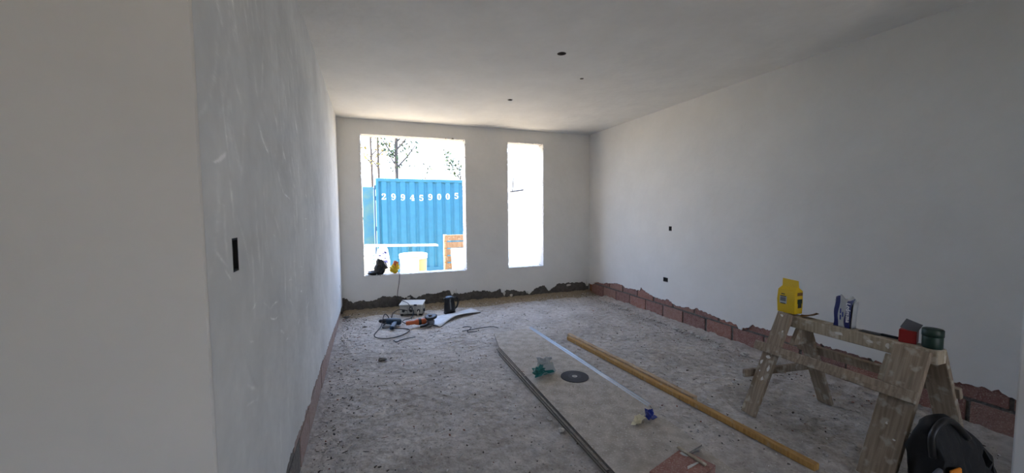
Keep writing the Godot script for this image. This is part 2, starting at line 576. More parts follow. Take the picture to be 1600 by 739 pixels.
func build_shell() -> void:
	# floor: uneven screed with thickness
	var fl := structure("floor", "bare dusty grey concrete screed floor strewn with plaster crumbs", "floor")
	var fn := FastNoiseLite.new()
	fn.seed = 3
	fn.frequency = 1.6
	fn.fractal_octaves = 4
	var st := begin(true)
	var nx := 120
	var nz := 150
	var g := func(i: int, j: int) -> Vector3:
		var x := lerpf(XL - 0.15, XR + 0.15, float(i) / nx)
		var z := lerpf(ZB - 0.1, 0.2, float(j) / nz)
		return V(x, fn.get_noise_2d(x, z) * 0.005 - 0.003, z)
	for i in nx:
		for j in nz:
			quad(st, g.call(i, j), g.call(i + 1, j), g.call(i + 1, j + 1), g.call(i, j + 1), Vector3.UP)
	commit(st, "screed", M.floor, fl)
	st = begin()
	box_at(st, V(-3.0, -0.2, ZB - 0.19), V(5.2, -0.012, 3.6))
	commit(st, "slab", M.floor, fl)

	# ceiling with three open holes for lamps
	var cc := CSGCombiner3D.new()
	cc.name = "ceiling"
	cc.set_meta("kind", "structure")
	tag(cc, "smooth off-white plastered ceiling with three small open round lamp holes", "ceiling")
	add_child(cc)
	var cb := CSGBox3D.new()
	cb.name = "plaster"
	cb.size = V(8.4, 0.2, 10.0)
	cb.position = V(1.1, H + 0.1, -1.25)
	cb.material = M.ceiling
	cc.add_child(cb)
	for h in [[1.535, -2.95, 0.037], [2.003, -3.426, 0.019], [1.586, -4.331, 0.029]]:
		var cy := CSGCylinder3D.new()
		cy.name = "lamp_hole"
		cy.operation = CSGShape3D.OPERATION_SUBTRACTION
		cy.radius = h[2]
		cy.height = 0.16
		cy.sides = 24
		cy.position = V(h[0], H + 0.06, h[1])
		cy.material = M.mortar
		cc.add_child(cy, true)

	# left wall
	var wl := structure("wall_left", "grey plastered left wall with trowel streaks and bricks bare along the floor", "wall")
	var prof_l := [-5.86, 0.13, -5.636, 0.140, -5.043, 0.160, -4.363, 0.20, -3.836, 0.225, -3.613, 0.22, -3.252, 0.26, -3.012, 0.245, -2.733, 0.275, -2.627, 0.237, -2.438, 0.283, -2.385, 0.254, -2.226, 0.283, -2.118, 0.292, -1.989, 0.295, -1.917, 0.293, -1.870, 0.280, -1.116, 0.29]
	var holes_l := [[-1.362, -1.308, 1.238, 1.335], [-5.485, -5.445, 0.435, 0.475]]
	var bl := func(u: float) -> float: return ragged(prof_l, u, 0.012)
	var flat_top := func(_u: float) -> float: return H
	st = begin()
	skin(st, func(u: float, v: float, d: float) -> Vector3: return V(XL - d, v, u), columns(ZB, ZF, 0.014, [-1.362, -1.308, -5.485, -5.445]), bl, flat_top, 0.018, holes_l, Vector3.RIGHT, func(u: float, v: float) -> Vector2: return Vector2((ZF - u) / 4.74, 1.0 - v / H))
	commit(st, "plaster", M.left, wl)
	st = begin()
	box_at(st, V(XL - 0.2, 0.0, ZO), V(XL - 0.026, H, ZF - 0.02), 0.0005)
	commit(st, "masonry", M.mortar, wl)
	var bm := brick_mesh()
	for course in 2:
		var z := ZB + (0.02 if course == 0 else -0.15)
		var k := 0
		while z < ZF - 0.05:
			var z1 := minf(z + 0.335, ZF - 0.02)
			var b := put(bm, "brick", M.dusty_bricks[(k + course) % 3] if z < -2.4 else M.mortar, wl)
			var za := maxf(z, ZB)
			b.position = V(XL - 0.02 - 0.03 + rng.randf_range(-0.002, 0.002), 0.086 + 0.185 * course, (za + z1) / 2.0)
			b.scale = V(0.06, 0.172, z1 - za)
			z += 0.349
			k += 1

	# right wall
	var wr := structure("wall_right", "long white plastered right wall with red hollow bricks bare along the floor", "wall")
	var prof_r := [-5.86, 0.16, -5.768, 0.152, -5.622, 0.217, -5.414, 0.226, -5.369, 0.246, -5.134, 0.274, -5.093, 0.288, -4.895, 0.291, -4.837, 0.261, -4.672, 0.277, -4.499, 0.282, -4.473, 0.339, -4.439, 0.305, -4.367, 0.285, -4.209, 0.252, -4.032, 0.247, -3.948, 0.275, -3.865, 0.233, -3.683, 0.225, -3.622, 0.248, -3.549, 0.241, -3.491, 0.260, -3.355, 0.246, -3.248, 0.237, -3.125, 0.225, -3.009, 0.221, -2.953, 0.212, -2.933, 0.176, -2.893, 0.166, -2.880, 0.199, -2.811, 0.226, -2.778, 0.267, -2.744, 0.250, -2.647, 0.257, -2.2, 0.27, -1.6, 0.25, -1.202, 0.287, -1.150, 0.290, -1.078, 0.270, -0.8, 0.27]
	var holes_r := [[-4.005, -3.905, 1.152, 1.210], [-4.04, -3.955, 0.492, 0.548]]
	st = begin()
	skin(st, func(u: float, v: float, d: float) -> Vector3: return V(XR + d, v, u), columns(ZB, 3.4, 0.014, [-4.005, -3.905, -4.04, -3.955]), func(u: float) -> float: return ragged(prof_r, u, 0.011), flat_top, 0.018, holes_r, Vector3.LEFT, func(u: float, v: float) -> Vector2: return Vector2(u, v))
	commit(st, "plaster", M.white, wr)
	st = begin()
	box_at(st, V(XR + 0.026, 0.0, ZO), V(XR + 0.2, H, 3.5), 0.0005)
	commit(st, "masonry", M.mortar, wr)
	for course in 2:
		var z := ZB + 0.075 - (0.0 if course == 0 else 0.17)
		var k := 0
		while z < -0.5:
			var za := maxf(z, ZB)
			var z1 := z + 0.347 - rng.randf_range(0.010, 0.034)
			var b := put(bm, "brick", M.bricks[(k * 3 + course) % 4], wr)
			b.position = V(XR + 0.016 + 0.03 + rng.randf_range(-0.005, 0.003), 0.085 + 0.19 * course + rng.randf_range(-0.004, 0.003), (za + z1) / 2.0)
			b.rotation.y = rng.randf_range(-0.012, 0.012)
			b.scale = V(0.06, 0.17, z1 - za)
			z += 0.347
			k += 1
	var ob := put(bm, "brick", M.orange_brick, wr)
	ob.position = V(XR + 0.045, 0.085, ZB + 0.035)
	ob.scale = V(0.06, 0.17, 0.06)

	# window wall
	var wb := structure("wall_back", "white plastered window wall with broken plaster and dark cement along the floor", "wall")
	var prof_b := [-0.347, 0.227, -0.287, 0.190, -0.226, 0.149, -0.172, 0.162, -0.108, 0.175, -0.004, 0.149, 0.084, 0.168, 0.163, 0.208, 0.277, 0.193, 0.411, 0.197, 0.474, 0.154, 0.557, 0.194, 0.634, 0.140, 0.723, 0.181, 0.815, 0.206, 0.897, 0.176, 0.979, 0.199, 1.067, 0.222, 1.153, 0.215, 1.168, 0.135, 1.223, 0.174, 1.333, 0.151, 1.413, 0.159, 1.521, 0.187, 1.619, 0.169, 1.723, 0.171, 1.828, 0.143, 1.962, 0.188, 1.978, 0.105, 1.995, 0.119, 2.065, 0.155, 2.131, 0.140, 2.193, 0.156, 2.292, 0.102, 2.381, 0.125, 2.454, 0.055, 2.569, 0.149, 2.732, 0.183, 2.810, 0.077, 2.886, 0.136, 2.993, 0.194, 3.164, 0.193, 3.374, 0.189, 3.484, 0.182, 3.552, 0.098, 3.590, 0.186]
	var Pb := func(u: float, v: float, d: float) -> Vector3: return V(u, v, ZB - d)
	var in_win := func(u: float) -> bool: return (u > WX[0] and u < WX[1]) or (u > NX[0] and u < NX[1])
	var chip := func(u: float) -> float:
		var big := maxf(0.0, edge_noise.get_noise_1d(u * 14.0 + 300.0))
		return 0.003 + big * big * 0.05 + absf(edge_noise.get_noise_1d(u * 60.0)) * 0.006
	var edges: Array = [WX[0] - 1e-4, WX[0] + 1e-4, WX[1] - 1e-4, WX[1] + 1e-4, NX[0] - 1e-4, NX[0] + 1e-4, NX[1] - 1e-4, NX[1] + 1e-4]
	var us := columns(XL, XR, 0.012, edges)
	var uvp := func(u: float, v: float) -> Vector2: return Vector2(u, v)
	st = begin()
	skin(st, Pb, us, func(u: float) -> float: return ragged(prof_b, u, 0.012), func(u: float) -> float: return SILL - (chip.call(u) if in_win.call(u) else 0.0), 0.018, [], Vector3.BACK, uvp)
	skin(st, Pb, us, func(u: float) -> float: return HEAD + (chip.call(u + 3.0) if in_win.call(u) else 0.0), flat_top, 0.018, [], Vector3.BACK, uvp)
	for pier in [[XL, WX[0], 0, 1], [WX[1], NX[0], 1, 1], [NX[1], XR, 1, 0]]:
		var y := SILL
		while y < HEAD - 0.001:
			var y1 := minf(y + 0.012, HEAD)
			var a0: float = pier[0] + (chip.call(y + 7.0 * pier[0]) if pier[2] == 1 else 0.0)
			var a1: float = pier[0] + (chip.call(y1 + 7.0 * pier[0]) if pier[2] == 1 else 0.0)
			var b0: float = pier[1] - (chip.call(y + 5.0 * pier[1]) if pier[3] == 1 else 0.0)
			var b1: float = pier[1] - (chip.call(y1 + 5.0 * pier[1]) if pier[3] == 1 else 0.0)
			quad(st, V(a0, y, ZB), V(b0, y, ZB), V(b1, y1, ZB), V(a1, y1, ZB), Vector3.BACK)
			if pier[2] == 1:
				quad(st, V(a0, y, ZB), V(a1, y1, ZB), V(a1, y1, ZB - 0.018), V(a0, y, ZB - 0.018), Vector3.LEFT)
			if pier[3] == 1:
				quad(st, V(b0, y, ZB), V(b1, y1, ZB), V(b1, y1, ZB - 0.018), V(b0, y, ZB - 0.018), Vector3.RIGHT)
			y = y1
	commit(st, "plaster", M.white, wb)
	st = begin()
	box_at(st, V(XL - 0.2, -0.1, ZO), V(XR + 0.2, SILL - 0.03, ZB - 0.02), 0.0005)
	box_at(st, V(XL - 0.2, HEAD + 0.02, ZO), V(XR + 0.2, H + 0.2, ZB - 0.017), 0.0005)
	for pier in [[XL - 0.2, WX[0] - 0.012], [WX[1] + 0.012, NX[0] - 0.012], [NX[1] + 0.012, XR + 0.2]]:
		box_at(st, V(pier[0], SILL - 0.03, ZO), V(pier[1], HEAD + 0.02, ZB - 0.017), 0.0005)
	commit(st, "masonry", M.core, wb)
	# rough dark cement left bare below the plaster
	var cn := FastNoiseLite.new()
	cn.seed = 12
	cn.frequency = 9.0
	cn.fractal_octaves = 4
	st = begin()
	var cx := 200
	var cyn := 14
	var cp := func(i: int, j: int) -> Vector3:
		var x := lerpf(XL, XR, float(i) / cx)
		var y := lerpf(-0.01, 0.26, float(j) / cyn)
		return V(x, y, ZB - 0.013 + cn.get_noise_2d(x, y) * 0.009)
	for i in cx:
		for j in cyn:
			quad(st, cp.call(i, j), cp.call(i + 1, j), cp.call(i + 1, j + 1), cp.call(i, j + 1), Vector3.BACK)
	commit(st, "cement_base", M.cement, wb)
	# scraps of plaster still sticking to the cement
	for s in [[1.205, 0.19, 0.015, 0.03], [1.24, 0.20, 0.01, 0.04], [2.02, 0.10, 0.02, 0.035], [2.14, 0.06, 0.025, 0.02], [2.42, 0.09, 0.02, 0.015], [3.18, 0.155, 0.05, 0.018], [3.53, 0.16, 0.012, 0.06], [0.53, 0.15, 0.03, 0.016]]:
		st = begin()
		extrude(st, Transform3D(Basis.IDENTITY, V(s[0], s[1], ZB - 0.006)), blob(9, s[2], s[3], 0.3), 0.012)
		commit(st, "plaster_scrap", M.reveal, wb)

	# window openings: rough plastered reveals, no frames or glass
	var k := 1
	for w in [WX, NX]:
		var wn := structure("window_%d" % k, ["wide window opening without frame or glass, edges chipped", "narrow tall window opening without frame or glass, edges chipped"][k - 1], "window")
		var rn := FastNoiseLite.new()
		rn.seed = 40 + k
		rn.frequency = 14.0
		var sides := {"jamb": [[V(w[0], SILL, 0), V(w[0], HEAD, 0), Vector3.RIGHT], [V(w[1], SILL, 0), V(w[1], HEAD, 0), Vector3.LEFT]], "sill": [[V(w[0], SILL, 0), V(w[1], SILL, 0), Vector3.UP]], "lintel": [[V(w[0], HEAD, 0), V(w[1], HEAD, 0), Vector3.DOWN]]}
		for called in sides:
			for s in sides[called]:
				st = begin()
				var out: Vector3 = s[2]
				var lenn: float = s[0].distance_to(s[1])
				var nn := int(lenn / 0.02)
				var pt := func(i: int, j: int) -> Vector3:
					var p: Vector3 = s[0].lerp(s[1], float(i) / nn)
					p.z = lerpf(ZB - 0.014, ZO - 0.004, j / 6.0)
					return p + out * (rn.get_noise_3dv(p) * 0.008 - 0.006)
				for i in nn:
					for j in 6:
						quad(st, pt.call(i, j), pt.call(i + 1, j), pt.call(i + 1, j + 1), pt.call(i, j + 1), out)
				commit(st, called, M.reveal, wn)
		k += 1

	# recessed electrical boxes
	for e in [["black recessed electrical box in the right wall, the upper of the two", XR, holes_r[0]], ["black recessed electrical box in the right wall, the lower of the two", XR, holes_r[1]], ["dark open switch box recess in the grey left wall", XL, holes_l[0]], ["tiny dark box recess low in the left wall beside the window wall", XL, holes_l[1]]]:
		var hh: Array = e[2]
		var sgn := 1.0 if e[1] > 0 else -1.0
		var t := thing("electrical_box", e[0], "electrical box", V(e[1] + sgn * 0.0095, (hh[2] + hh[3]) / 2.0, (hh[0] + hh[1]) / 2.0), 0.0, "recessed electrical boxes")
		var hz: float = (hh[1] - hh[0]) / 2.0
		var hy: float = (hh[3] - hh[2]) / 2.0
		st = begin()
		box_at(st, V(0.004 * sgn - 0.002, -hy, -hz), V(0.004 * sgn + 0.002, hy, hz), 0.0005)
		commit(st, "back", M.hole, t)
		st = begin()
		for q in [-1.0, 1.0]:
			box_at(st, V(-0.009, q * (hy - 0.003) - 0.003, -hz), V(0.009, q * (hy - 0.003) + 0.003, hz), 0.0005)
			box_at(st, V(-0.009, -hy, q * (hz - 0.003) - 0.003), V(0.009, hy, q * (hz - 0.003) + 0.003), 0.0005)
		commit(st, "rim", M.black if sgn > 0 else M.hole, t)
		if e[1] == XL and hz > 0.02:
			st = begin()
			tube(st, curve([V(-0.004, -0.03, 0.012), V(0.0, -0.01, 0.005), V(-0.002, 0.02, -0.008), V(-0.004, 0.04, 0.004)]), 0.004)
			commit(st, "wire", M.dark, t)

func brick_mesh() -> Mesh:
	var st := begin()
	cbox(st, Transform3D.IDENTITY, Vector3.ONE, 0.02)
	st.generate_normals()
	return st.commit()

# the space the camera stands in: walls with an opening behind, which lights the two faces turned this way
func build_camera_side() -> void:
	var w := structure("wall_front_left", "smooth pale beige wall face at the left, ending at the room corner", "wall")
	var st := begin()
	box_at(st, V(-2.8, 0, ZF - 0.2), V(XL - 0.0005, H, ZF), 0.006)
	commit(st, "plaster", M.white, w)
	w = structure("wall_front_right", "pale beige wall end at the right edge", "wall")
	st = begin()
	box_at(st, V(XJ, 0, ZJ), V(XR + 0.01, H, ZJ + 0.15), 0.008)
	commit(st, "plaster", M.white, w)
	w = structure("wall_side", "plain plastered wall of the space behind the viewer", "wall")
	st = begin()
	box_at(st, V(-2.8, 0, ZF), V(-2.6, H, 3.4), 0.002)
	commit(st, "plaster", M.white, w)
	w = structure("wall_rear", "plain plastered wall behind the viewer with an open window hole", "wall")
	st = begin()
	box_at(st, V(-2.8, 0, 3.2), V(1.0, H, 3.4), 0.002)
	box_at(st, V(2.3, 0, 3.2), V(XR + 0.2, H, 3.4), 0.002)
	box_at(st, V(1.0, 2.1, 3.2), V(2.3, H, 3.4), 0.002)
	commit(st, "plaster", M.white, w)

# ---------------------------------------------------------------- outside the windows
func build_outside() -> void:
	var gd := structure("ground", "sunlit pale earth of the yard outside the windows", "ground")
	var st := begin()
	box_at(st, V(-60, GROUND - 0.3, -80), V(70, GROUND, 60), 0.001)
	commit(st, "soil", M.earth, gd)

	# blue shipping container, its end wall towards the house
	var z0 := -9.5
	var c := thing("shipping_container", "blue corrugated shipping container with white numbers seen through the wide window", "container", V(0.205, GROUND, z0))
	var top := 2.255
	var wdt := 2.44
	st = begin()
	var prof := []
	var x := 0.04
	while x < wdt - 0.14:
		for q in [[0.0, -0.036], [0.045, -0.036], [0.078, 0.0], [0.175, 0.0]]:
			prof.append(Vector2(minf(x + q[0], wdt - 0.06), q[1]))
		x += 0.2115
	prof.append(Vector2(wdt - 0.06, -0.036))
	for i in prof.size() - 1:
		var a: Vector2 = prof[i]
		var b: Vector2 = prof[i + 1]
		if b.x - a.x < 1e-4:
			continue
		quad(st, V(a.x, 0.14, a.y), V(b.x, 0.14, b.y), V(b.x, top - 0.06, b.y), V(a.x, top - 0.06, a.y), V(a.y - b.y, 0, b.x - a.x))
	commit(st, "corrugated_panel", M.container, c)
	for px in [0.02, wdt - 0.03]:
		st = begin()
		box_at(st, V(px - 0.03, 0, -0.06), V(px + 0.03, top, 0.01), 0.006)
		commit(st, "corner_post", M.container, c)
	st = begin()
	box_at(st, V(-0.01, top - 0.07, -0.06), V(wdt, top, 0.012), 0.006)
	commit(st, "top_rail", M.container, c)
	st = begin()
	box_at(st, V(0, 0.0, -0.06), V(wdt, 0.15, 0.008), 0.006)
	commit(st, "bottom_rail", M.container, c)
	st = begin()
	box_at(st, V(0.0, 0.05, -6.05), V(wdt, top - 0.01, -0.065), 0.01)
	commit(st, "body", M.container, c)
	for y in [1.05, 1.75, 2.0]:
		st = begin()
		box_at(st, V(-0.05, y, -0.05), V(-0.008, y + 0.1, -0.01), 0.004)
		commit(st, "hinge", M.container_dark, c)
	st = begin()
	tube(st, [V(-0.04, 0.1, -0.03), V(-0.04, 2.02, -0.03)], 0.018)
	commit(st, "locking_bar", M.container_dark, c)
	var font := SystemFont.new()
	font.font_names = PackedStringArray(["Droid Serif"])
	font.font_weight = 700
	var digits := "299459005"
	for i in digits.length():
		var tm := TextMesh.new()
		tm.text = digits[i]
		tm.font = font
		tm.font_size = 64
		tm.pixel_size = 0.0030
		tm.depth = 0.006
		var d := put(tm, "digit", M.digit, c)
		d.position = V(0.163 + 0.2115 * i, 1.835 + [0.0, 0.0, -0.012, -0.02, -0.025, 0.0, 0.005, 0.012, 0.03][i], 0.004)

	# weathered sheet fence to the left of the container
	var fe := thing("sheet_fence", "faded turquoise sheet metal fence left of the blue container", "fence", V(-3.6, GROUND, -10.0))
	for i in 15:
		st = begin()
		box_at(st, V(0.25 * i, 0.05, -0.01 * (i % 2)), V(0.25 * i + 0.245, 2.08 + 0.004 * (i % 3), 0.012 - 0.01 * (i % 2)), 0.003)
		commit(st, "sheet", M.fence, fe)
	st = begin()
	box_at(st, V(0, 1.3, -0.06), V(3.72, 1.36, -0.02), 0.003)
	box_at(st, V(0, 0.4, -0.06), V(3.72, 0.46, -0.02), 0.003)
	commit(st, "rail", M.container_dark, fe)
	for i in 3:
		st = begin()
		box_at(st, V(1.8 * i, 0, -0.11), V(1.8 * i + 0.06, 2.0, -0.06), 0.003)
		commit(st, "post", M.container_dark, fe)

	# white plank on trestle rests in front of the container
	var pt := thing("plank_table", "long white plank laid on two rests in front of the blue container", "table", V(0.0, GROUND, -8.0))
	st = begin()
	plank(st, V(-0.06, 0.84, 0.05), V(1.32, 0.80, 0.0), Vector3.BACK, 0.22, 0.03)
	commit(st, "plank", M.bright_wall, pt)
	for xx in [0.02, 0.78]:
		for zz in [-0.08, 0.1]:
			st = begin()
			box_at(st, V(xx - 0.03, 0.0, zz - 0.02), V(xx + 0.03, 0.815 if xx < 0.5 else 0.79, zz + 0.02), 0.003)
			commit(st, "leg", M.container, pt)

	# white plastic tub with ribs
	var tub := thing("plastic_tub", "large white ribbed plastic tub with tan patch just outside the wide window", "tub", V(0.74, GROUND, -7.05))
	st = begin(true)
	lathe(st, Transform3D.IDENTITY, [Vector2(0.0, 0.0), Vector2(0.205, 0.0), Vector2(0.21, 0.02), Vector2(0.215, 0.20), Vector2(0.222, 0.205), Vector2(0.222, 0.23), Vector2(0.217, 0.235), Vector2(0.222, 0.40), Vector2(0.23, 0.405), Vector2(0.23, 0.43), Vector2(0.224, 0.435), Vector2(0.23, 0.66), Vector2(0.243, 0.665), Vector2(0.243, 0.695), Vector2(0.236, 0.70)], 40)
	commit(st, "body", M.white_plastic, tub)
	st = begin(true)
	lathe(st, Transform3D.IDENTITY, [Vector2(0.236, 0.70), Vector2(0.246, 0.705), Vector2(0.246, 0.735), Vector2(0.23, 0.745), Vector2(0.0, 0.75)], 40)
	commit(st, "lid", M.white_plastic, tub)
	st = begin(true)
	for i in 10:
		var a0 := lerpf(0.35, 1.25, i / 10.0)
		var a1 := lerpf(0.35, 1.25, (i + 1) / 10.0)
		quad(st, V(cos(a0) * 0.2265, 0.45, sin(a0) * 0.2265), V(cos(a1) * 0.2265, 0.45, sin(a1) * 0.2265), V(cos(a1) * 0.2325, 0.655, sin(a1) * 0.2325), V(cos(a0) * 0.2325, 0.655, sin(a0) * 0.2325), V(cos(a0), 0, sin(a0)))
	commit(st, "label_patch", M.tan_label, tub)

	# things on the sill of the wide window
	var bb := thing("plastic_sack", "crumpled black plastic sack on the sill of the wide window", "sack", V(0.13, SILL, -5.955))
	st = begin()
	lump(st, Transform3D(Basis.IDENTITY, V(0.03, -0.008, 0)), V(0.17, 0.20, 0.13), 5, 0.28, 14, 9, 0.9)
	commit(st, "sack", M.black, bb)
	st = begin()
	lump(st, Transform3D(Basis.IDENTITY, V(-0.075, -0.008, 0.01)), V(0.17, 0.06, 0.12), 8, 0.3, 12, 7)
	commit(st, "folds", M.black, bb)
	var yb := thing("crumpled_bag", "small crumpled yellow bag on the sill beside the black sack", "bag", V(0.355, SILL, -5.95))
	st = begin()
	lump(st, Transform3D(Basis.IDENTITY, V(0, -0.008, 0)), V(0.13, 0.11, 0.1), 15, 0.5)
	commit(st, "bag", M.yellow, yb)
	st = begin()
	lump(st, Transform3D(Basis.IDENTITY, V(0.01, 0.07, -0.01)), V(0.07, 0.09, 0.05), 16, 0.5)
	commit(st, "neck", M.orange, yb)

	# printed sack and box below the plank
	var ps := thing("cement_sack", "upright white sack with blue print below the white plank", "sack", V(0.235, GROUND, -7.35))
	st = begin()
	lump(st, Transform3D.IDENTITY, V(0.24, 0.86, 0.16), 22, 0.12, 16, 12)
	commit(st, "sack", M.bright_wall, ps)
	st = begin()
	for i in 16:
		extrude(st, Transform3D(Basis.IDENTITY, V(rng.randf_range(-0.07, 0.07), rng.randf_range(0.5, 0.78), 0.083)), blob(7, rng.randf_range(0.01, 0.03), rng.randf_range(0.006, 0.02), 0.4), 0.004)
	var pr := commit(st, "print", M.blue, ps)
	pr.set_meta("kind", "stuff")
	var wbx := thing("foam_block", "tall white foam block left of the blue printed sack", "foam block", V(0.0, GROUND, -7.5))
	st = begin()
	cbox(st, Transform3D(Basis.IDENTITY, V(0.02, 0.42, 0)), V(0.18, 0.84, 0.14), 0.012)
	commit(st, "block", M.bright_wall, wbx)
	for yy in [0.55, 0.62, 0.69]:
		st = begin()
		box_at(st, V(0.07, yy, 0.068), V(0.108, yy + 0.02, 0.073), 0.001)
		commit(st, "tape", M.teal, wbx)

	# papers beside the tub
	for i in 3:
		st = begin()
		var t0 := Transform3D(Basis.from_euler(V(rng.randf_range(-0.5, 0.2), rng.randf_range(-0.6, 0.6), 0.55 + rng.randf_range(-0.3, 0.3))), V(1.09 + 0.09 * i, GROUND + 0.29, -6.75 - 0.14 * i))
		plank(st, t0 * V(0, -0.3, 0), t0 * V(0, 0.08, 0), t0.basis.x, 0.11, 0.012)
		var b := commit(st, "board_offcut", M.bright_wall if i % 2 == 0 else M.pallet, self)
		tag(b, ["white board offcut nearest the tub, outside the wide window", "brown board offcut between two white ones right of the tub", "white board offcut nearest the pallet, right of the tub"][i], "offcut", "offcuts beside the tub")

	# wooden pallet leaning, with a white sheet in front
	var pa := thing("wooden_pallet", "upright slatted wooden pallet in front of the container at the right", "pallet", V(1.53, GROUND, -7.4))
	for i in 7:
		st = begin()
		box_at(st, V(-0.17, 0.98 - 0.135 * i - 0.055, 0.0), V(0.36, 0.98 - 0.135 * i + 0.055, 0.02), 0.003)
		commit(st, "slat", M.pallet, pa)
	for xx in [-0.15, 0.3]:
		st = begin()
		box_at(st, V(xx - 0.03, 0.0, -0.08), V(xx + 0.03, 1.04, 0.0), 0.003)
		commit(st, "stringer", M.pallet, pa)
	var wp := thing("leaning_sheet", "white sheet leaning in front of the wooden pallet", "sheet", V(1.66, GROUND, -7.2))
	st = begin()
	plank(st, V(0.03, 0.0, 0.12), V(0.03, 0.78, -0.13), Vector3.RIGHT, 0.45, 0.02)
	commit(st, "foam_sheet", M.bright_wall, wp)

	# neighbour's white wall that fills the narrow window
	var nw := thing("garden_wall", "bright white wall that fills the view through the narrow window", "wall", V(3.2, GROUND, -11.5))
	st = begin()
	box_at(st, V(0, 0, -0.2), V(9, 2.7, 0), 0.01)
	commit(st, "wall", M.bright_wall, nw)
	st = begin()
	box_at(st, V(-0.03, 2.7, -0.24), V(9.03, 2.76, 0.04), 0.01)
	commit(st, "coping", M.bright_wall, nw)
	var rod := thing("steel_rod", "thin grey rod crossing the view through the narrow window", "rod", V(2.914, GROUND, -8.0))
	st = begin()
	tube(st, [V(0, 1.9, 0), V(0.31, 1.945, 0)], 0.017)
	commit(st, "arm", M.dark, rod)
	st = begin()
	tube(st, [V(0.0, 0, -0.02), V(0.0, 1.95, -0.02)], 0.02)
	commit(st, "post", M.bright_wall, rod)
	st = begin()
	tube(st, [V(0.055, 1.91, 0), V(0.08, 2.2, 0)], 0.012)
	commit(st, "upright", M.dark, rod)

	# trees behind the container
	tree("slender tree with two yellowish tufts behind the fence, leftmost", V(0.22, GROUND, -20.0), 8.5, 0.075, [[4.2, 0.8], [3.8, -0.5], [5.0, 0.4]], true, 1, 90)
	tree("slender forked tree with yellow leaves, second from the left", V(0.50, GROUND, -17.9), 7.4, 0.07, [[3.4, -0.5], [3.9, 0.6]], true, 2, 90)
	tree("thickest tree trunk with green leaves rising behind the container", V(1.12, GROUND, -16.0), 9.0, 0.09, [[3.2, 0.9], [3.6, -0.6], [3.9, 0.7], [4.2, 1.3], [3.3, -0.3]], false, 3, 230)
	tree("very thin sapling behind the middle of the container", V(2.08, GROUND, -16.2), 5.6, 0.022, [[2.9, 0.4], [3.0, -0.6]], false, 4, 60)
	tree("leafy bush behind the right end of the container", V(3.55, GROUND, -16.0), 3.7, 0.04, [[2.8, -0.5], [2.9, 0.4], [3.2, -0.3], [3.0, -0.8]], false, 5, 170)

func tree(label: String, at: Vector3, tall: float, r: float, branches: Array, yellow: bool, seed_: int, leaves: int) -> void:
	var t := thing("tree", label, "tree", at, 0.0, "trees behind the container")
	var rr := RandomNumberGenerator.new()
	rr.seed = 900 + seed_
	var st := begin(true)
	var pts := []
	for i in 9:
		var f := i / 8.0
		pts.append(V(sin(f * 5.0 + seed_) * 0.09 * f + f * 0.08, tall * f, cos(f * 4.0 + seed_) * 0.08 * f))
	tube(st, pts, r, r * 0.35, 9)
	commit(st, "trunk", M.bark, t)
	var lf := begin()
	for b in branches:
		var f: float = b[0] / tall
		var base: Vector3 = pts[int(f * 8.0)].lerp(pts[mini(int(f * 8.0) + 1, 8)], f * 8.0 - int(f * 8.0))
		var tip := base + V(b[1], absf(b[1]) * 1.0 + 0.25, rr.randf_range(-0.3, 0.3))
		var bp := curve([base, base.lerp(tip, 0.5) + V(0, -0.06, 0), tip], 5)
		st = begin(true)
		tube(st, bp, r * 0.45, r * 0.12, 6)
		commit(st, "branch", M.bark, t)
		for k in leaves / branches.size():
			var q: Vector3 = bp[rr.randi_range(2, bp.size() - 1)] + V(rr.randfn() * 0.14, rr.randfn() * 0.2, rr.randfn() * 0.14)
			var bs := Basis.from_euler(V(rr.randf_range(0, TAU), rr.randf_range(0, TAU), rr.randf_range(0, TAU)))
			var s := rr.randf_range(0.06, 0.12)
			tri(lf, q, q + bs.x * s + bs.y * s * 0.45, q + bs.x * s * 2.0, bs.z)
			tri(lf, q, q + bs.x * s - bs.y * s * 0.45, q + bs.x * s * 2.0, bs.z)
	var fo := commit(lf, "foliage", M.leaf_yellow if yellow else M.leaf, t)
	fo.set_meta("kind", "stuff")

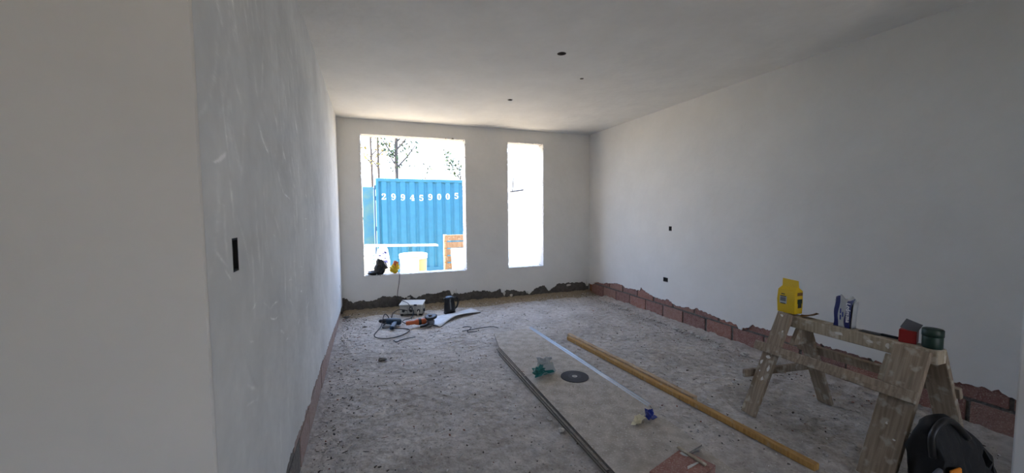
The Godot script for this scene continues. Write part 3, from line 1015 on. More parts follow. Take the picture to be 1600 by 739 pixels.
# ---------------------------------------------------------------- plasterboard stack and what lies on it
func build_stack() -> void:
	# [x of left edge near, x of left edge far, near z, far z, width, height]
	var rows := [[1.145, 1.172, -1.02, -3.58, 0.655, 0.0], [1.158, 1.180, -1.67, -3.62, 0.60, 0.0135], [1.146, 1.178, -1.69, -3.66, 0.595, 0.027], [1.160, 1.185, -1.68, -3.64, 0.60, 0.0405], [1.155, 1.265, -1.645, -4.07, 0.60, 0.054]]
	var labels := ["bottom plasterboard strip of the stack, reaching furthest towards the viewer", "second plasterboard strip from the floor in the stack", "middle plasterboard strip of the stack on the floor", "fourth plasterboard strip from the floor in the stack, under the top one", "top plasterboard strip of the stack, carrying the cutting disc"]
	for i in 5:
		var r: Array = rows[i]
		var t := thing("plasterboard_strip", labels[i], "plasterboard", V(0, r[5], 0), 0.0, "plasterboard strips in the stack")
		var ln := V(r[0], 0, r[2])
		var lf := V(r[1], 0, r[3])
		var dir := (lf - ln).normalized()
		var side := V(-dir.z, 0, dir.x)
		var mid := (ln + lf) / 2.0 + side * float(r[4]) / 2.0
		var bs := Basis(side, Vector3.UP, -dir)
		var st := begin()
		if i == 4:
			# the top strip is cut askew at both ends
			var flat := Transform3D(Basis(Vector3.RIGHT, Vector3.FORWARD, Vector3.UP), V(0, 0.0062, 0))
			var out := PackedVector2Array([Vector2(1.152, 1.51), Vector2(1.764, 1.653), Vector2(1.766, 4.10), Vector2(1.275, 4.05), Vector2(1.19, 3.62)])
			extrude(st, flat, out, 0.011)
			commit(st, "gypsum_core", M.gypsum, t)
			for y in [0.0004, 0.0122]:
				st = begin()
				extrude(st, Transform3D(flat.basis, V(0, y, 0)), out, 0.0008)
				commit(st, "face_paper", M.paper_face, t)
			continue
		cbox(st, Transform3D(bs, mid + V(0, 0.0062, 0)), V(r[4], 0.011, ln.distance_to(lf)), 0.0015)
		commit(st, "gypsum_core", M.gypsum, t)
		for y in [0.0004, 0.0122]:
			st = begin()
			cbox(st, Transform3D(bs, mid + V(0, y, 0)), V(float(r[4]) + 0.001, 0.0008, ln.distance_to(lf) + 0.001), 0.0002)
			commit(st, "face_paper", M.paper_face, t)
	var top := 0.0672
	# galvanised corner bead, perforated flanges in a low roof shape
	var cb := thing("corner_bead", "galvanised perforated corner bead lying along the plasterboard stack", "corner bead", V(1.735, top, -4.10))
	cb.look_at_from_position(V(1.735, top, -4.10), V(1.79, top, -2.12))
	var L := 1.98
	var cells := 165
	for s in [-1.0, 1.0]:
		var st := begin()
		var P := func(w: float, z: float) -> Vector3: return V(s * w * 0.9, 0.0125 - w * 0.46, -z)
		for i in cells:
			var a := L * i / cells
			var b := L * (i + 1) / cells
			var bar := a + (b - a) * 0.42
			for q in [[0.0, 0.008, a, b], [0.019, 0.026, a, b], [0.008, 0.019, a, bar]]:
				for d in [0.0, 0.0008]:
					quad(st, P.call(q[0], q[2]) - V(0, d, 0), P.call(q[1], q[2]) - V(0, d, 0), P.call(q[1], q[3]) - V(0, d, 0), P.call(q[0], q[3]) - V(0, d, 0), V(0, 1.0 if d == 0.0 else -1.0, 0))
		commit(st, "flange", M.zinc, cb)
	var sn := begin(true)
	tube(sn, [V(0, 0.0125, 0), V(0, 0.0125, -L)], 0.0022)
	commit(sn, "nose", M.zinc, cb)

	# cutting disc
	var cd := thing("cutting_disc", "large dark cutting disc lying flat on the plasterboard", "cutting disc", V(1.54, top, -2.727))
	var st := begin()
	lathe(st, Transform3D.IDENTITY, [Vector2(0.016, 0.0), Vector2(0.112, 0.0), Vector2(0.112, 0.004), Vector2(0.016, 0.004), Vector2(0.016, 0.0)], 48)
	commit(st, "abrasive", M.disc, cd)
	st = begin()
	lathe(st, Transform3D.IDENTITY, [Vector2(0.011, 0.0), Vector2(0.022, 0.0), Vector2(0.022, 0.0046), Vector2(0.011, 0.0046), Vector2(0.011, 0.0)], 32)
	commit(st, "centre_ring", M.grey_plastic, cd)
	st = begin()
	lathe(st, Transform3D.IDENTITY, [Vector2(0.03, 0.004), Vector2(0.052, 0.004), Vector2(0.052, 0.0043), Vector2(0.03, 0.0043), Vector2(0.03, 0.004)], 40)
	commit(st, "printed_ring", M.dark, cd)

	# teal and clear plastic wrapper
	var tw := thing("plastic_wrapper", "crumpled teal and clear plastic wrapper standing on the plasterboard", "wrapper", V(1.315, top + 0.012, -2.86), 0.25)
	st = begin()
	sheet(st, 6, 5, func(u: float, v: float) -> Vector3: return V(-0.02 + u * 0.115 + 0.008 * sin(v * 9.0), v * (0.092 - 0.018 * u) + 0.004 * sin(u * 13.0), -0.03 + 0.045 * v * (1.0 - v) + 0.012 * sin(u * 8.0 + v * 5.0)), 0.002, Vector3.BACK)
	sheet(st, 6, 4, func(u: float, v: float) -> Vector3: return V(-0.03 + u * 0.115, 0.003 + 0.012 * sin(u * 7.0) * v + 0.05 * (1.0 - v) * (1.0 - v), 0.035 * v + 0.0), 0.002, Vector3.UP)
	commit(st, "clear_part", M.film, tw)
	st = begin()
	var tp := PackedVector2Array([Vector2(-0.085, 0.0), Vector2(0.075, 0.0), Vector2(0.06, 0.016), Vector2(0.0, 0.024), Vector2(-0.03, 0.072), Vector2(-0.06, 0.04)])
	extrude(st, Transform3D(Basis.from_euler(V(-0.25, 0, 0)), V(0, 0.001, 0.03)), tp, 0.004)
	lump(st, Transform3D(Basis.IDENTITY, V(-0.045, 0, 0.015)), V(0.07, 0.045, 0.05), 61, 0.5)
	commit(st, "teal_part", M.teal, tw)

	tw.scale = Vector3.ONE * 1.3
	# crumpled scraps near the right edge
	var cr := thing("crumpled_paper", "crumpled cream paper scrap on the plasterboard", "paper", V(1.585, top + 0.002, -1.985), 0.5)
	st = begin()
	lump(st, Transform3D.IDENTITY, V(0.10, 0.025, 0.05), 71, 0.55)
	commit(st, "scrap", M.cream, cr)
	st = begin()
	sheet(st, 5, 3, func(u: float, v: float) -> Vector3: return V(-0.085 + u * 0.07, 0.006 + 0.012 * sin(u * 4.0 + v), -0.015 + v * 0.03), 0.0015)
	commit(st, "torn_flap", M.cream, cr)
	var bl := thing("crumpled_wrapper", "small crumpled dark blue wrapper beside the cream paper scrap", "wrapper", V(1.662, top, -1.985))
	st = begin()
	lump(st, Transform3D.IDENTITY, V(0.06, 0.055, 0.045), 73, 0.5)
	commit(st, "ball", M.blue, bl)
	st = begin()
	sheet(st, 4, 2, func(u: float, v: float) -> Vector3: return V(0.015 + u * 0.04, 0.003 + 0.01 * u, -0.01 + v * 0.03), 0.0015)
	commit(st, "corner", M.blue, bl)

	# loose hollow brick at the near end
	var hb := thing("hollow_brick", "loose red hollow brick on the near end of the plasterboard stack", "brick", V(1.428, 0.0138, -1.452), 0.308)
	st = begin()
	var bh := 0.12
	for y in [0.006, bh / 2.0, bh - 0.006]:
		cbox(st, Transform3D(Basis.IDENTITY, V(0, y, 0)), V(0.30, 0.012, 0.18), 0.002)
	for zz in [-0.084, -0.03, 0.03, 0.084]:
		cbox(st, Transform3D(Basis.IDENTITY, V(0, bh / 2.0, zz)), V(0.30, bh - 0.002, 0.012), 0.002)
	commit(st, "clay_body", M.bricks[1], hb)
	st = begin()
	extrude(st, Transform3D(Basis(Vector3.RIGHT, Vector3.FORWARD, Vector3.UP), V(0.05, bh + 0.001, 0.02)), PackedVector2Array([Vector2(-0.04, 0.0), Vector2(-0.02, 0.012), Vector2(0.05, -0.002), Vector2(0.05, -0.010), Vector2(-0.01, -0.004)]), 0.003)
	commit(st, "mortar_smear", M.chip, hb)
	st = begin()
	extrude(st, Transform3D(Basis(Vector3.RIGHT, Vector3.FORWARD, Vector3.UP), V(0.11, bh + 0.001, -0.055)), blob(9, 0.016, 0.02), 0.003)
	commit(st, "mortar_smear", M.chip, hb)
	var la := thing("wooden_lath", "short pale lath lying on the edge of the loose brick", "lath", V(1.535, 0.1345, -1.505), 0.0)
	st = begin()
	plank(st, V(-0.01, 0.006, -0.085), V(0.01, 0.006, 0.085), Vector3.RIGHT, 0.02, 0.011)
	commit(st, "lath", M.trestle_pale, la)

# ---------------------------------------------------------------- timber battens
func build_battens() -> void:
	var t := thing("timber_batten", "long yellow pine batten on the floor, reaching nearest the trestle", "batten", V(0, 0, 0), 0.0, "pine battens on the floor")
	var st := begin()
	plank(st, V(2.032, 0.019, -3.74), V(2.235, 0.019, -1.33), Vector3.RIGHT, 0.042, 0.038, 0.004)
	commit(st, "batten", M.pine, t)
	t = thing("timber_batten", "shorter greyish pine batten lying along the far half of the long one", "batten", V(0, 0, 0), 0.0, "pine battens on the floor")
	st = begin()
	plank(st, V(2.080, 0.022, -3.82), V(2.222, 0.022, -2.15), Vector3.RIGHT, 0.040, 0.044, 0.004)
	commit(st, "batten", M.pine_grey, t)

# ---------------------------------------------------------------- tools by the window wall
func build_tools() -> void:
	# socket box
	var turn := -0.32
	var sb := thing("socket_box", "grey portable power box with three sockets by the window wall", "power box", V(0.55, 0.0, -5.50), turn)
	var st := begin()
	cbox(st, Transform3D(Basis.IDENTITY, V(0, 0.082, 0)), V(0.31, 0.125, 0.17), 0.006)
	commit(st, "body", M.grey_plastic, sb)
	st = begin()
	cbox(st, Transform3D(Basis.from_euler(V(0.12, 0, 0)), V(0, 0.158, 0.0)), V(0.325, 0.016, 0.20), 0.004)
	commit(st, "lid", M.pale_plastic, sb)
	for i in 3:
		var x := -0.103 + 0.103 * i
		st = begin()
		cbox(st, Transform3D(Basis.IDENTITY, V(x, 0.068, 0.09)), V(0.085, 0.085, 0.014), 0.004)
		var pn := commit(st, "socket", M.pale_plastic, sb)
		st = begin()
		lathe(st, Transform3D(Basis(Vector3.RIGHT, Vector3.BACK, Vector3.UP), V(x, 0.068, 0.0965)), [Vector2(0.0, 0.0), Vector2(0.019, 0.0), Vector2(0.021, 0.003), Vector2(0.017, 0.003), Vector2(0.017, 0.001), Vector2(0.0, 0.001)], 20)
		commit(st, "socket_well", M.dark, pn)
	st = begin()
	cbox(st, Transform3D(Basis.IDENTITY, V(0.06, 0.147, 0.098)), V(0.04, 0.02, 0.012), 0.003)
	commit(st, "latch", M.dark, sb)
	st = begin()
	cbox(st, Transform3D(Basis.IDENTITY, V(0.162, 0.06, 0.02)), V(0.02, 0.04, 0.04), 0.004)
	commit(st, "side_connector", M.dark, sb)
	for x in [-0.13, 0.13]:
		for z in [-0.06, 0.07]:
			st = begin()
			cbox(st, Transform3D(Basis.IDENTITY, V(x, 0.01, z)), V(0.035, 0.022, 0.03), 0.003)
			commit(st, "foot", M.dark, sb)
	st = begin(true)
	tube(st, [V(0.105, 0.066, 0.10), V(0.103, 0.06, 0.128), V(0.1, 0.03, 0.135), V(0.1, 0.004, 0.14)], 0.008)
	commit(st, "white_plug", M.white_plastic, sb)

	# supply cable over the sill
	var pc := thing("power_cable", "thin dark cable hanging from the window sill to the power box", "cable", Vector3.ZERO)
	st = begin(true)
	tube(st, curve([V(0.41, SILL + 0.004, -6.05), V(0.41, SILL + 0.008, -5.9), V(0.411, SILL - 0.02, -5.835), V(0.402, 0.40, -5.82), V(0.375, 0.25, -5.80), V(0.375, 0.19, -5.75), V(0.41, 0.185, -5.6), V(0.452, 0.18, -5.50), V(0.49, 0.165, -5.43), V(0.515, 0.12, -5.38), V(0.55, 0.08, -5.34), V(0.53, 0.03, -5.28), V(0.50, 0.006, -5.22)]), 0.0045)
	commit(st, "cable", M.dark, pc)

	# kettle
	var ke := thing("electric_kettle", "black electric kettle standing on the floor by the window wall", "kettle", V(1.04, 0.0, -5.36), 0.15)
	st = begin(true)
	lathe(st, Transform3D.IDENTITY, [Vector2(0.0, 0.018), Vector2(0.078, 0.018), Vector2(0.081, 0.022), Vector2(0.080, 0.06), Vector2(0.073, 0.14), Vector2(0.064, 0.20), Vector2(0.060, 0.215)], 32)
	commit(st, "body", M.kettle, ke)
	st = begin(true)
	lathe(st, Transform3D.IDENTITY, [Vector2(0.0, 0.0), Vector2(0.082, 0.0), Vector2(0.083, 0.012), Vector2(0.075, 0.018), Vector2(0.0, 0.018)], 32)
	commit(st, "base", M.black, ke)
	st = begin(true)
	lathe(st, Transform3D.IDENTITY, [Vector2(0.061, 0.214), Vector2(0.060, 0.222), Vector2(0.045, 0.234), Vector2(0.0, 0.238)], 32)
	commit(st, "lid", M.drill, ke)
	st = begin()
	extrude(st, Transform3D(Basis.IDENTITY, V(-0.062, 0.195, 0)), PackedVector2Array([Vector2(0.0, -0.04), Vector2(-0.022, 0.018), Vector2(-0.012, 0.022), Vector2(0.012, 0.018)]), 0.03)
	commit(st, "spout", M.kettle, ke)
	st = begin(true)
	tube(st, curve([V(0.055, 0.212, 0.0), V(0.085, 0.215, 0.0), V(0.118, 0.195, 0), V(0.124, 0.14, 0), V(0.112, 0.085, 0), V(0.078, 0.05, 0)]), 0.012, 0.011, 10)
	commit(st, "handle", M.black, ke)
	st = begin()
	cbox(st, Transform3D(Basis.from_euler(V(-0.11, 0, 0)), V(-0.01, 0.115, 0.0745)), V(0.02, 0.10, 0.006), 0.003)
	commit(st, "water_window", M.steel, ke)

	# loose white sheet
	var ws := thing("white_board", "warped white board offcut lying on the floor beside the kettle", "board", Vector3.ZERO)
	st = begin(true)
	var lo := curve([V(0.80, 0.006, -4.715), V(0.90, 0.012, -4.88), V(1.05, 0.035, -5.03), V(1.22, 0.03, -5.12), V(1.46, 0.008, -5.215)], 4)
	var hi := curve([V(0.61, 0.006, -5.08), V(0.76, 0.012, -5.17), V(0.96, 0.02, -5.215), V(1.14, 0.02, -5.29), V(1.375, 0.008, -5.47)], 4)
	sheet(st, 16, 4, func(u: float, v: float) -> Vector3: return lo[int(round(u * 16.0))].lerp(hi[int(round(u * 16.0))], v) + V(0, 0.004, 0), 0.005)
	commit(st, "board", M.sheet_white, ws)

	# hammer drill lying on its side
	var dr := thing("power_drill", "dark blue power drill with black cord lying on the floor", "drill", V(0.24, 0.0, -5.03), -0.5)
	var ax := Basis(Vector3.UP, Vector3.LEFT, Vector3.BACK)   # lathe axis along -x
	var R := func(y: float, z: float) -> Transform3D: return Transform3D(ax, V(0, y, z))
	st = begin(true)
	lathe(st, R.call(0.05, 0.0), [Vector2(0.0, -0.13), Vector2(0.028, -0.128), Vector2(0.040, -0.11), Vector2(0.042, -0.02), Vector2(0.038, 0.04), Vector2(0.036, 0.055)], 20)
	commit(st, "motor_housing", M.drill, dr)
	st = begin(true)
	lathe(st, R.call(0.05, 0.0), [Vector2(0.036, 0.055), Vector2(0.034, 0.06), Vector2(0.032, 0.10), Vector2(0.024, 0.112)], 20)
	commit(st, "gearbox", M.dark, dr)
	st = begin(true)
	lathe(st, R.call(0.05, 0.0), [Vector2(0.022, 0.112), Vector2(0.023, 0.135), Vector2(0.019, 0.150), Vector2(0.010, 0.162), Vector2(0.0, 0.164)], 16)
	commit(st, "chuck", M.black, dr)
	st = begin()
	plank(st, V(0.07, 0.045, 0.02), V(0.10, 0.028, 0.20), Vector3.RIGHT, 0.055, 0.042, 0.01)
	commit(st, "handle", M.drill, dr)
	st = begin()
	cbox(st, Transform3D(Basis.IDENTITY, V(0.045, 0.042, 0.075)), V(0.018, 0.022, 0.045), 0.004)
	commit(st, "trigger", M.black, dr)
	st = begin(true)
	tube(st, curve([V(-0.05, 0.04, 0.035), V(-0.06, 0.02, 0.10), V(-0.02, 0.014, 0.16), V(0.06, 0.016, 0.12)]), 0.009)
	commit(st, "side_handle", M.black, dr)
	st = begin(true)
	var back := dr.transform.affine_inverse()
	var cord := []
	for p in curve([dr.transform * V(0.10, 0.028, 0.20), V(0.42, 0.008, -4.76), V(0.40, 0.008, -4.64), V(0.30, 0.008, -4.53), V(0.17, 0.008, -4.49), V(0.06, 0.008, -4.56), V(0.035, 0.008, -4.68), V(0.07, 0.008, -4.82), V(0.12, 0.03, -4.95), V(0.16, 0.12, -5.10), V(0.20, 0.10, -5.16), V(0.24, 0.02, -5.20), V(0.28, 0.09, -5.28), V(0.36, 0.11, -5.36), V(0.42, 0.085, -5.43), V(0.475, 0.068, -5.42)], 7):
		cord.append(back * p)
	tube(st, cord, 0.0055)
	commit(st, "cord", M.rubber, dr)

	# angle grinder
	var gr := thing("angle_grinder", "orange and black angle grinder lying on the floor beside the drill", "grinder", V(0.60, 0.004, -4.86), 0.1)
	var ay := Basis(Vector3.UP, Vector3.LEFT, Vector3.BACK)
	st = begin(true)
	lathe(st, Transform3D(ay, V(0, 0.055, 0)), [Vector2(0.0, 0.20), Vector2(0.022, 0.198), Vector2(0.026, 0.17), Vector2(0.024, 0.10), Vector2(0.030, 0.085), Vector2(0.037, 0.06), Vector2(0.039, -0.03), Vector2(0.036, -0.06)], 20)
	commit(st, "motor_housing", M.orange, gr)
	st = begin()
	lathe(st, Transform3D(ay, V(0, 0.055, 0)), [Vector2(0.0395, 0.05), Vector2(0.0415, 0.045), Vector2(0.0415, 0.02), Vector2(0.0395, 0.015)], 20)
	commit(st, "vent_ring", M.black, gr)
	st = begin()
	cbox(st, Transform3D(Basis.IDENTITY, V(0.09, 0.045, 0.03)), V(0.10, 0.07, 0.085), 0.016)
	commit(st, "gear_head", M.steel, gr)
	st = begin(true)
	lathe(st, Transform3D(Basis.from_euler(V(0.12, 0, 0.1)), V(0.11, 0.088, 0.0)), [Vector2(0.0, 0.0), Vector2(0.072, 0.0), Vector2(0.076, 0.004), Vector2(0.076, 0.022), Vector2(0.05, 0.026), Vector2(0.0, 0.026)], 28)
	commit(st, "guard", M.dark, gr)
	st = begin(true)
	lathe(st, Transform3D(Basis.from_euler(V(0.12, 0, 0.1)), V(0.10, 0.114, 0.0)), [Vector2(0.0, 0.0), Vector2(0.024, 0.0), Vector2(0.024, 0.010), Vector2(0.0, 0.012)], 16)
	commit(st, "flange_nut", M.black, gr)
	st = begin(true)
	tube(st, curve([V(0.06, 0.04, 0.065), V(0.02, 0.03, 0.10), V(-0.05, 0.024, 0.115)]), 0.018, 0.016, 10)
	commit(st, "side_handle", M.black, gr)
	st = begin(true)
	back = gr.transform.affine_inverse()
	cord = []
	for p in curve([gr.transform * V(-0.20, 0.055, 0), V(0.37, 0.05, -4.97), V(0.42, 0.04, -5.10), V(0.48, 0.03, -5.16), V(0.53, 0.05, -5.25), V(0.53, 0.13, -5.34), V(0.50, 0.12, -5.38), V(0.495, 0.075, -5.405)], 7):
		cord.append(back * p)
	tube(st, cord, 0.0055)
	commit(st, "cord", M.rubber, gr)

	# bits of wire on the floor
	for w in [["short bent dark wire on the floor in front of the drill cord", [V(0.23, 0.004, -4.40), V(0.26, 0.004, -4.345), V(0.30, 0.004, -4.39), V(0.38, 0.006, -4.42), V(0.468, 0.004, -4.44)]], ["long curved dark wire on the floor before the white board", [V(1.01, 0.004, -4.46), V(1.15, 0.012, -4.46), V(1.30, 0.016, -4.47), V(1.40, 0.010, -4.47), V(1.45, 0.004, -4.43)]], ["bent dark wire crossing the long curved one on the floor", [V(1.05, 0.004, -4.61), V(1.10, 0.016, -4.58), V(1.13, 0.024, -4.50), V(1.10, 0.024, -4.44), V(1.06, 0.006, -4.40), V(1.17, 0.004, -4.385)]]]:
		var t := thing("wire_offcut", w[0], "wire", Vector3.ZERO, 0.0, "wire offcuts on the floor")
		st = begin(true)
		tube(st, curve(w[1]), 0.005, 0.004, 6)
		commit(st, "wire", M.dark, t)

# ---------------------------------------------------------------- trestle
func build_trestle() -> void:
	var t := thing("wooden_trestle", "weathered wooden trestle spattered with white plaster", "trestle", V(2.74, 0, -1.5))
	var o := V(2.74, 0, -1.5)
	var st := begin()
	box_at(st, V(2.70, 0.606, -1.90) - o, V(2.785, 0.682, -1.075) - o, 0.004)
	var beam := commit(st, "beam", M.trestle_pale, t)
	# legs: [foot, top, width along z, material]
	var legs := [[V(2.42, 0.0, -1.885), V(2.685, 0.695, -1.835), 0.098, M.trestle], [V(3.085, 0.0, -1.80), V(2.80, 0.66, -1.81), 0.095, M.trestle], [V(2.425, 0.0, -1.175), V(2.685, 0.672, -1.165), 0.15, M.trestle], [V(3.07, 0.0, -1.12), V(2.80, 0.66, -1.14), 0.11, M.trestle]]
	for l in legs:
		st = begin()
		var a: Vector3 = l[0] - o
		var b: Vector3 = l[1] - o
		plank(st, a + V(0, 0.006, 0), b, Vector3.BACK, l[2], 0.028, 0.003)
		var leg := commit(st, "leg", l[3], t)
		var y := (b - a).normalized()
		var z := (Vector3.BACK - y * y.z).normalized()
		var n := y.cross(z)
		if n.x > 0.0:
			n = -n
		if l[0].x < 2.7:
			for s in ([[0.36, 0.012, 0.016, 0.022], [0.50, -0.03, 0.012, 0.026], [0.47, 0.028, 0.016, 0.034], [0.57, 0.0, 0.022, 0.018], [0.97, -0.01, 0.018, 0.012], [0.42, -0.02, 0.007, 0.009], [0.83, 0.03, 0.009, 0.012]] if l[2] < 0.12 else [[0.24, -0.005, 0.018, 0.034], [0.18, -0.035, 0.012, 0.008], [0.21, 0.05, 0.014, 0.016], [0.33, 0.035, 0.010, 0.007], [0.05, 0.02, 0.012, 0.02], [0.42, -0.01, 0.008, 0.012], [0.26, 0.045, 0.014, 0.008], [0.13, -0.055, 0.01, 0.014]]):
				st = begin()
				extrude(st, Transform3D(Basis(z, y, z.cross(y)), a.lerp(b, s[0]) + z * s[1] + n * 0.0145), blob(11, s[2] * 0.62, s[3] * 0.62, 0.35), 0.002)
				commit(st, "paint_splash", M.splash, leg)
	# side rails
	st = begin()
	plank(st, V(2.558, 0.458, -1.955) - o, V(2.558, 0.455, -1.085) - o, V(0.36, 1.0, 0), 0.062, 0.026)
	var rail := commit(st, "side_rail", M.trestle, t)
	for s in [[-1.82, 0.016, 0.02], [-1.70, 0.012, 0.02], [-1.46, 0.010, 0.016], [-1.12, 0.022, 0.012]]:
		st = begin()
		var rn := V(-1.0, 0.36, 0).normalized()
		extrude(st, Transform3D(Basis(Vector3.BACK, V(0.36, 1, 0).normalized(), Vector3.BACK.cross(V(0.36, 1, 0).normalized())), V(2.558, 0.455 - s[2] * 0.4, s[0]) - o + rn * 0.0135), blob(10, s[1], s[2], 0.3), 0.002)
		commit(st, "paint_splash", M.splash, rail)
	st = begin()
	plank(st, V(2.912, 0.43, -1.90) - o, V(2.912, 0.43, -1.06) - o, V(-0.36, 1.0, 0), 0.062, 0.026)
	commit(st, "side_rail", M.trestle, t)
	# gussets under the beam at both ends, cross rail low on the far frame
	for z in [-1.765, -1.225]:
		st = begin()
		extrude(st, Transform3D(Basis.IDENTITY, V(0.005, 0, z - o.z)), PackedVector2Array([Vector2(-0.045, 0.605), Vector2(0.055, 0.605), Vector2(0.115, 0.50), Vector2(-0.105, 0.50)]), 0.026)
		commit(st, "gusset", M.trestle, t)
	st = begin()
	plank(st, V(2.45, 0.262, -1.955) - o, V(3.02, 0.265, -1.875) - o, Vector3.UP, 0.052, 0.022)
	commit(st, "cross_rail", M.trestle, t)
	st = begin()
	plank(st, V(2.645, 0.46, -1.268) - o, V(2.70, 0.60, -1.262) - o, Vector3.RIGHT, 0.05, 0.03)
	commit(st, "cleat", M.trestle_pale, t)
	for s in [[-1.36, 0.02, 0.012], [-1.28, 0.012, 0.02], [-1.52, 0.03, 0.014], [-1.16, 0.018, 0.014]]:
		st = begin()
		extrude(st, Transform3D(Basis(Vector3.BACK, Vector3.UP, Vector3.LEFT), V(2.6995, 0.645, s[0]) - o), blob(11, s[1] * 0.7, s[2] * 0.7, 0.35), 0.002)
		commit(st, "paint_splash", M.splash, beam)

func build_on_trestle() -> void:
	# yellow paper packet
	var y := thing("yellow_packet", "tall yellow paper packet standing on the far end of the trestle", "packet", V(2.735, 0.697, -1.845), 0.0)
	var st := begin()
	var w := 0.058
	var d := 0.038
	var pts := [V(-d, 0, -w), V(-d, 0, w), V(d, 0, w), V(d, 0, -w)]
	var rings := [pts, [V(-d - 0.005, 0.09, -w - 0.003), V(-d - 0.005, 0.09, w + 0.002), V(d, 0.09, w + 0.002), V(d, 0.09, -w)], [V(-d, 0.158, -w), V(-d, 0.155, w + 0.001), V(d, 0.155, w), V(d, 0.158, -w)], [V(-0.014, 0.182, -w + 0.012), V(-0.014, 0.178, w - 0.004), V(0.006, 0.178, w - 0.004), V(0.006, 0.182, -w + 0.012)], [V(-0.010, 0.233, -w + 0.010), V(-0.008, 0.226, w - 0.002), V(-0.004, 0.226, w - 0.002), V(-0.006, 0.233, -w + 0.010)]]
	for k in 4:
		for i in 4:
			var j := (i + 1) % 4
			quad(st, rings[k][i], rings[k][j], rings[k + 1][j], rings[k + 1][i], (rings[k][i] + rings[k][j]) * V(1, 0, 1))
	var tp: Array = rings[4]
	quad(st, tp[0], tp[1], tp[2], tp[3], Vector3.UP)
	quad(st, pts[0], pts[1], pts[2], pts[3], Vector3.DOWN)
	commit(st, "packet", M.yellow, y)
	var face := Basis(Vector3.BACK, Vector3.UP, Vector3.LEFT)
	for q in [["picture", M.film, -0.018, 0.088, 0.048, 0.05, 0.0], ["picture_scene", M.steel, -0.018, 0.092, 0.038, 0.028, 0.001], ["text_band", M.dark, -0.018, 0.113, 0.04, 0.006, 0.001], ["text_band", M.dark, -0.018, 0.063, 0.034, 0.006, 0.001], ["printed_mark", M.green, -0.02, 0.128, 0.024, 0.006, 0.0]]:
		st = begin()
		cbox(st, Transform3D(face, V(-d - 0.005 - q[6], q[3], q[2])), V(q[4], q[5], 0.002), 0.0004)
		commit(st, q[0], q[1], y)
	# printed side turned to the viewer
	for q in [["emblem", M.green, 0.085, 0.045, 0.03], ["emblem_top", M.card, 0.135, 0.05, 0.022], ["emblem_base", M.dark, 0.055, 0.034, 0.03]]:
		st = begin()
		cbox(st, Transform3D(Basis.IDENTITY, V(0.008, q[2], w + 0.0022)), V(q[3], q[4], 0.002), 0.0004)
		commit(st, q[0], q[1], y)

	# white and blue packet with lettering
	var p := thing("sugar_packet", "open white and blue sugar packet standing on the trestle beam", "packet", V(2.742, 0.684, -1.512), 0.0)
	var shape := func(u: float, v: float) -> Vector3: return V(-0.022 - 0.006 * sin(v * 3.0) + 0.012 * v, v * (0.178 + 0.012 * sin(u * 7.0)), lerpf(-0.052, 0.040, u) + 0.014 * v * v * u - 0.010 * sin(v * 3.1) * (u - 0.3) + 0.003 * sin(v * 9.0 + u * 4.0))
	for q in [["blue_side", M.navy, 0.0, 0.27], ["white_front", M.pack_white, 0.27, 0.66], ["blue_band", M.navy, 0.66, 1.0]]:
		st = begin(true)
		sheet(st, 5, 12, func(u: float, v: float) -> Vector3: return shape.call(lerpf(q[2], q[3], u), v), 0.002, Vector3.LEFT)
		commit(st, q[0], q[1], p)
	st = begin(true)
	sheet(st, 6, 8, func(u: float, v: float) -> Vector3: return V(0.026, v * 0.16, lerpf(-0.045, 0.045, u)), 0.002, Vector3.RIGHT)
	sheet(st, 4, 8, func(u: float, v: float) -> Vector3: return V(lerpf(-0.018, 0.026, u), v * 0.165, 0.044 + 0.01 * v * v), 0.002, Vector3.BACK)
	sheet(st, 4, 8, func(u: float, v: float) -> Vector3: return V(lerpf(-0.018, 0.026, u), v * 0.165, -0.050), 0.002, Vector3.FORWARD)
	commit(st, "back", M.pack_white, p)
	st = begin()
	sheet(st, 8, 3, func(u: float, v: float) -> Vector3: return V(-0.012 + 0.03 * v, 0.176 + 0.016 * sin(u * 11.0) * v + 0.004 * v, lerpf(-0.05, 0.05, u)), 0.0015)
	commit(st, "torn_top", M.film, p)
	var font := SystemFont.new()
	font.font_names = PackedStringArray(["Droid Serif"])
	font.font_weight = 700
	var tm := TextMesh.new()
	tm.text = "Ledesma"
	tm.font = font
	tm.font_size = 32
	tm.pixel_size = 0.00085
	tm.depth = 0.001
	var tx := put(tm, "lettering", M.digit, p)
	tx.transform = Transform3D(Basis(Vector3.DOWN, Vector3.BACK, Vector3.LEFT), V(-0.0275, 0.095, 0.027))
	for i in 3:
		st = begin()
		cbox(st, Transform3D(face, V(-0.0275, 0.06 + 0.02 * i, -0.012 + 0.012 * (i % 2))), V(0.006, 0.03, 0.002), 0.0004)
		commit(st, "printed_stripe", M.blue, p)

	# red tin with open flap, green tin
	var r := thing("red_carton", "small red carton with an open grey flap on the trestle", "carton", V(2.752, 0.6825, -1.215), 0.3)
	st = begin()
	cbox(st, Transform3D(Basis.IDENTITY, V(0, 0.035, 0)), V(0.075, 0.07, 0.07), 0.003)
	commit(st, "carton", M.red, r)
	st = begin()
	plank(st, V(-0.03, 0.07, 0.0), V(0.0, 0.115, 0.02), Vector3.BACK, 0.07, 0.002)
	commit(st, "flap", M.cloth_grey, r)
	var g := thing("green_tin", "dark green round tin on the near end of the trestle", "tin", V(2.75, 0.6825, -1.118))
	st = begin(true)
	lathe(st, Transform3D.IDENTITY, [Vector2(0.0, 0.0), Vector2(0.038, 0.0), Vector2(0.04, 0.004), Vector2(0.04, 0.058), Vector2(0.039, 0.06)], 28)
	commit(st, "can", M.green, g)
	st = begin(true)
	lathe(st, Transform3D.IDENTITY, [Vector2(0.039, 0.06), Vector2(0.042, 0.062), Vector2(0.042, 0.095), Vector2(0.038, 0.099), Vector2(0.0, 0.099)], 28)
	commit(st, "lid", M.green, g)
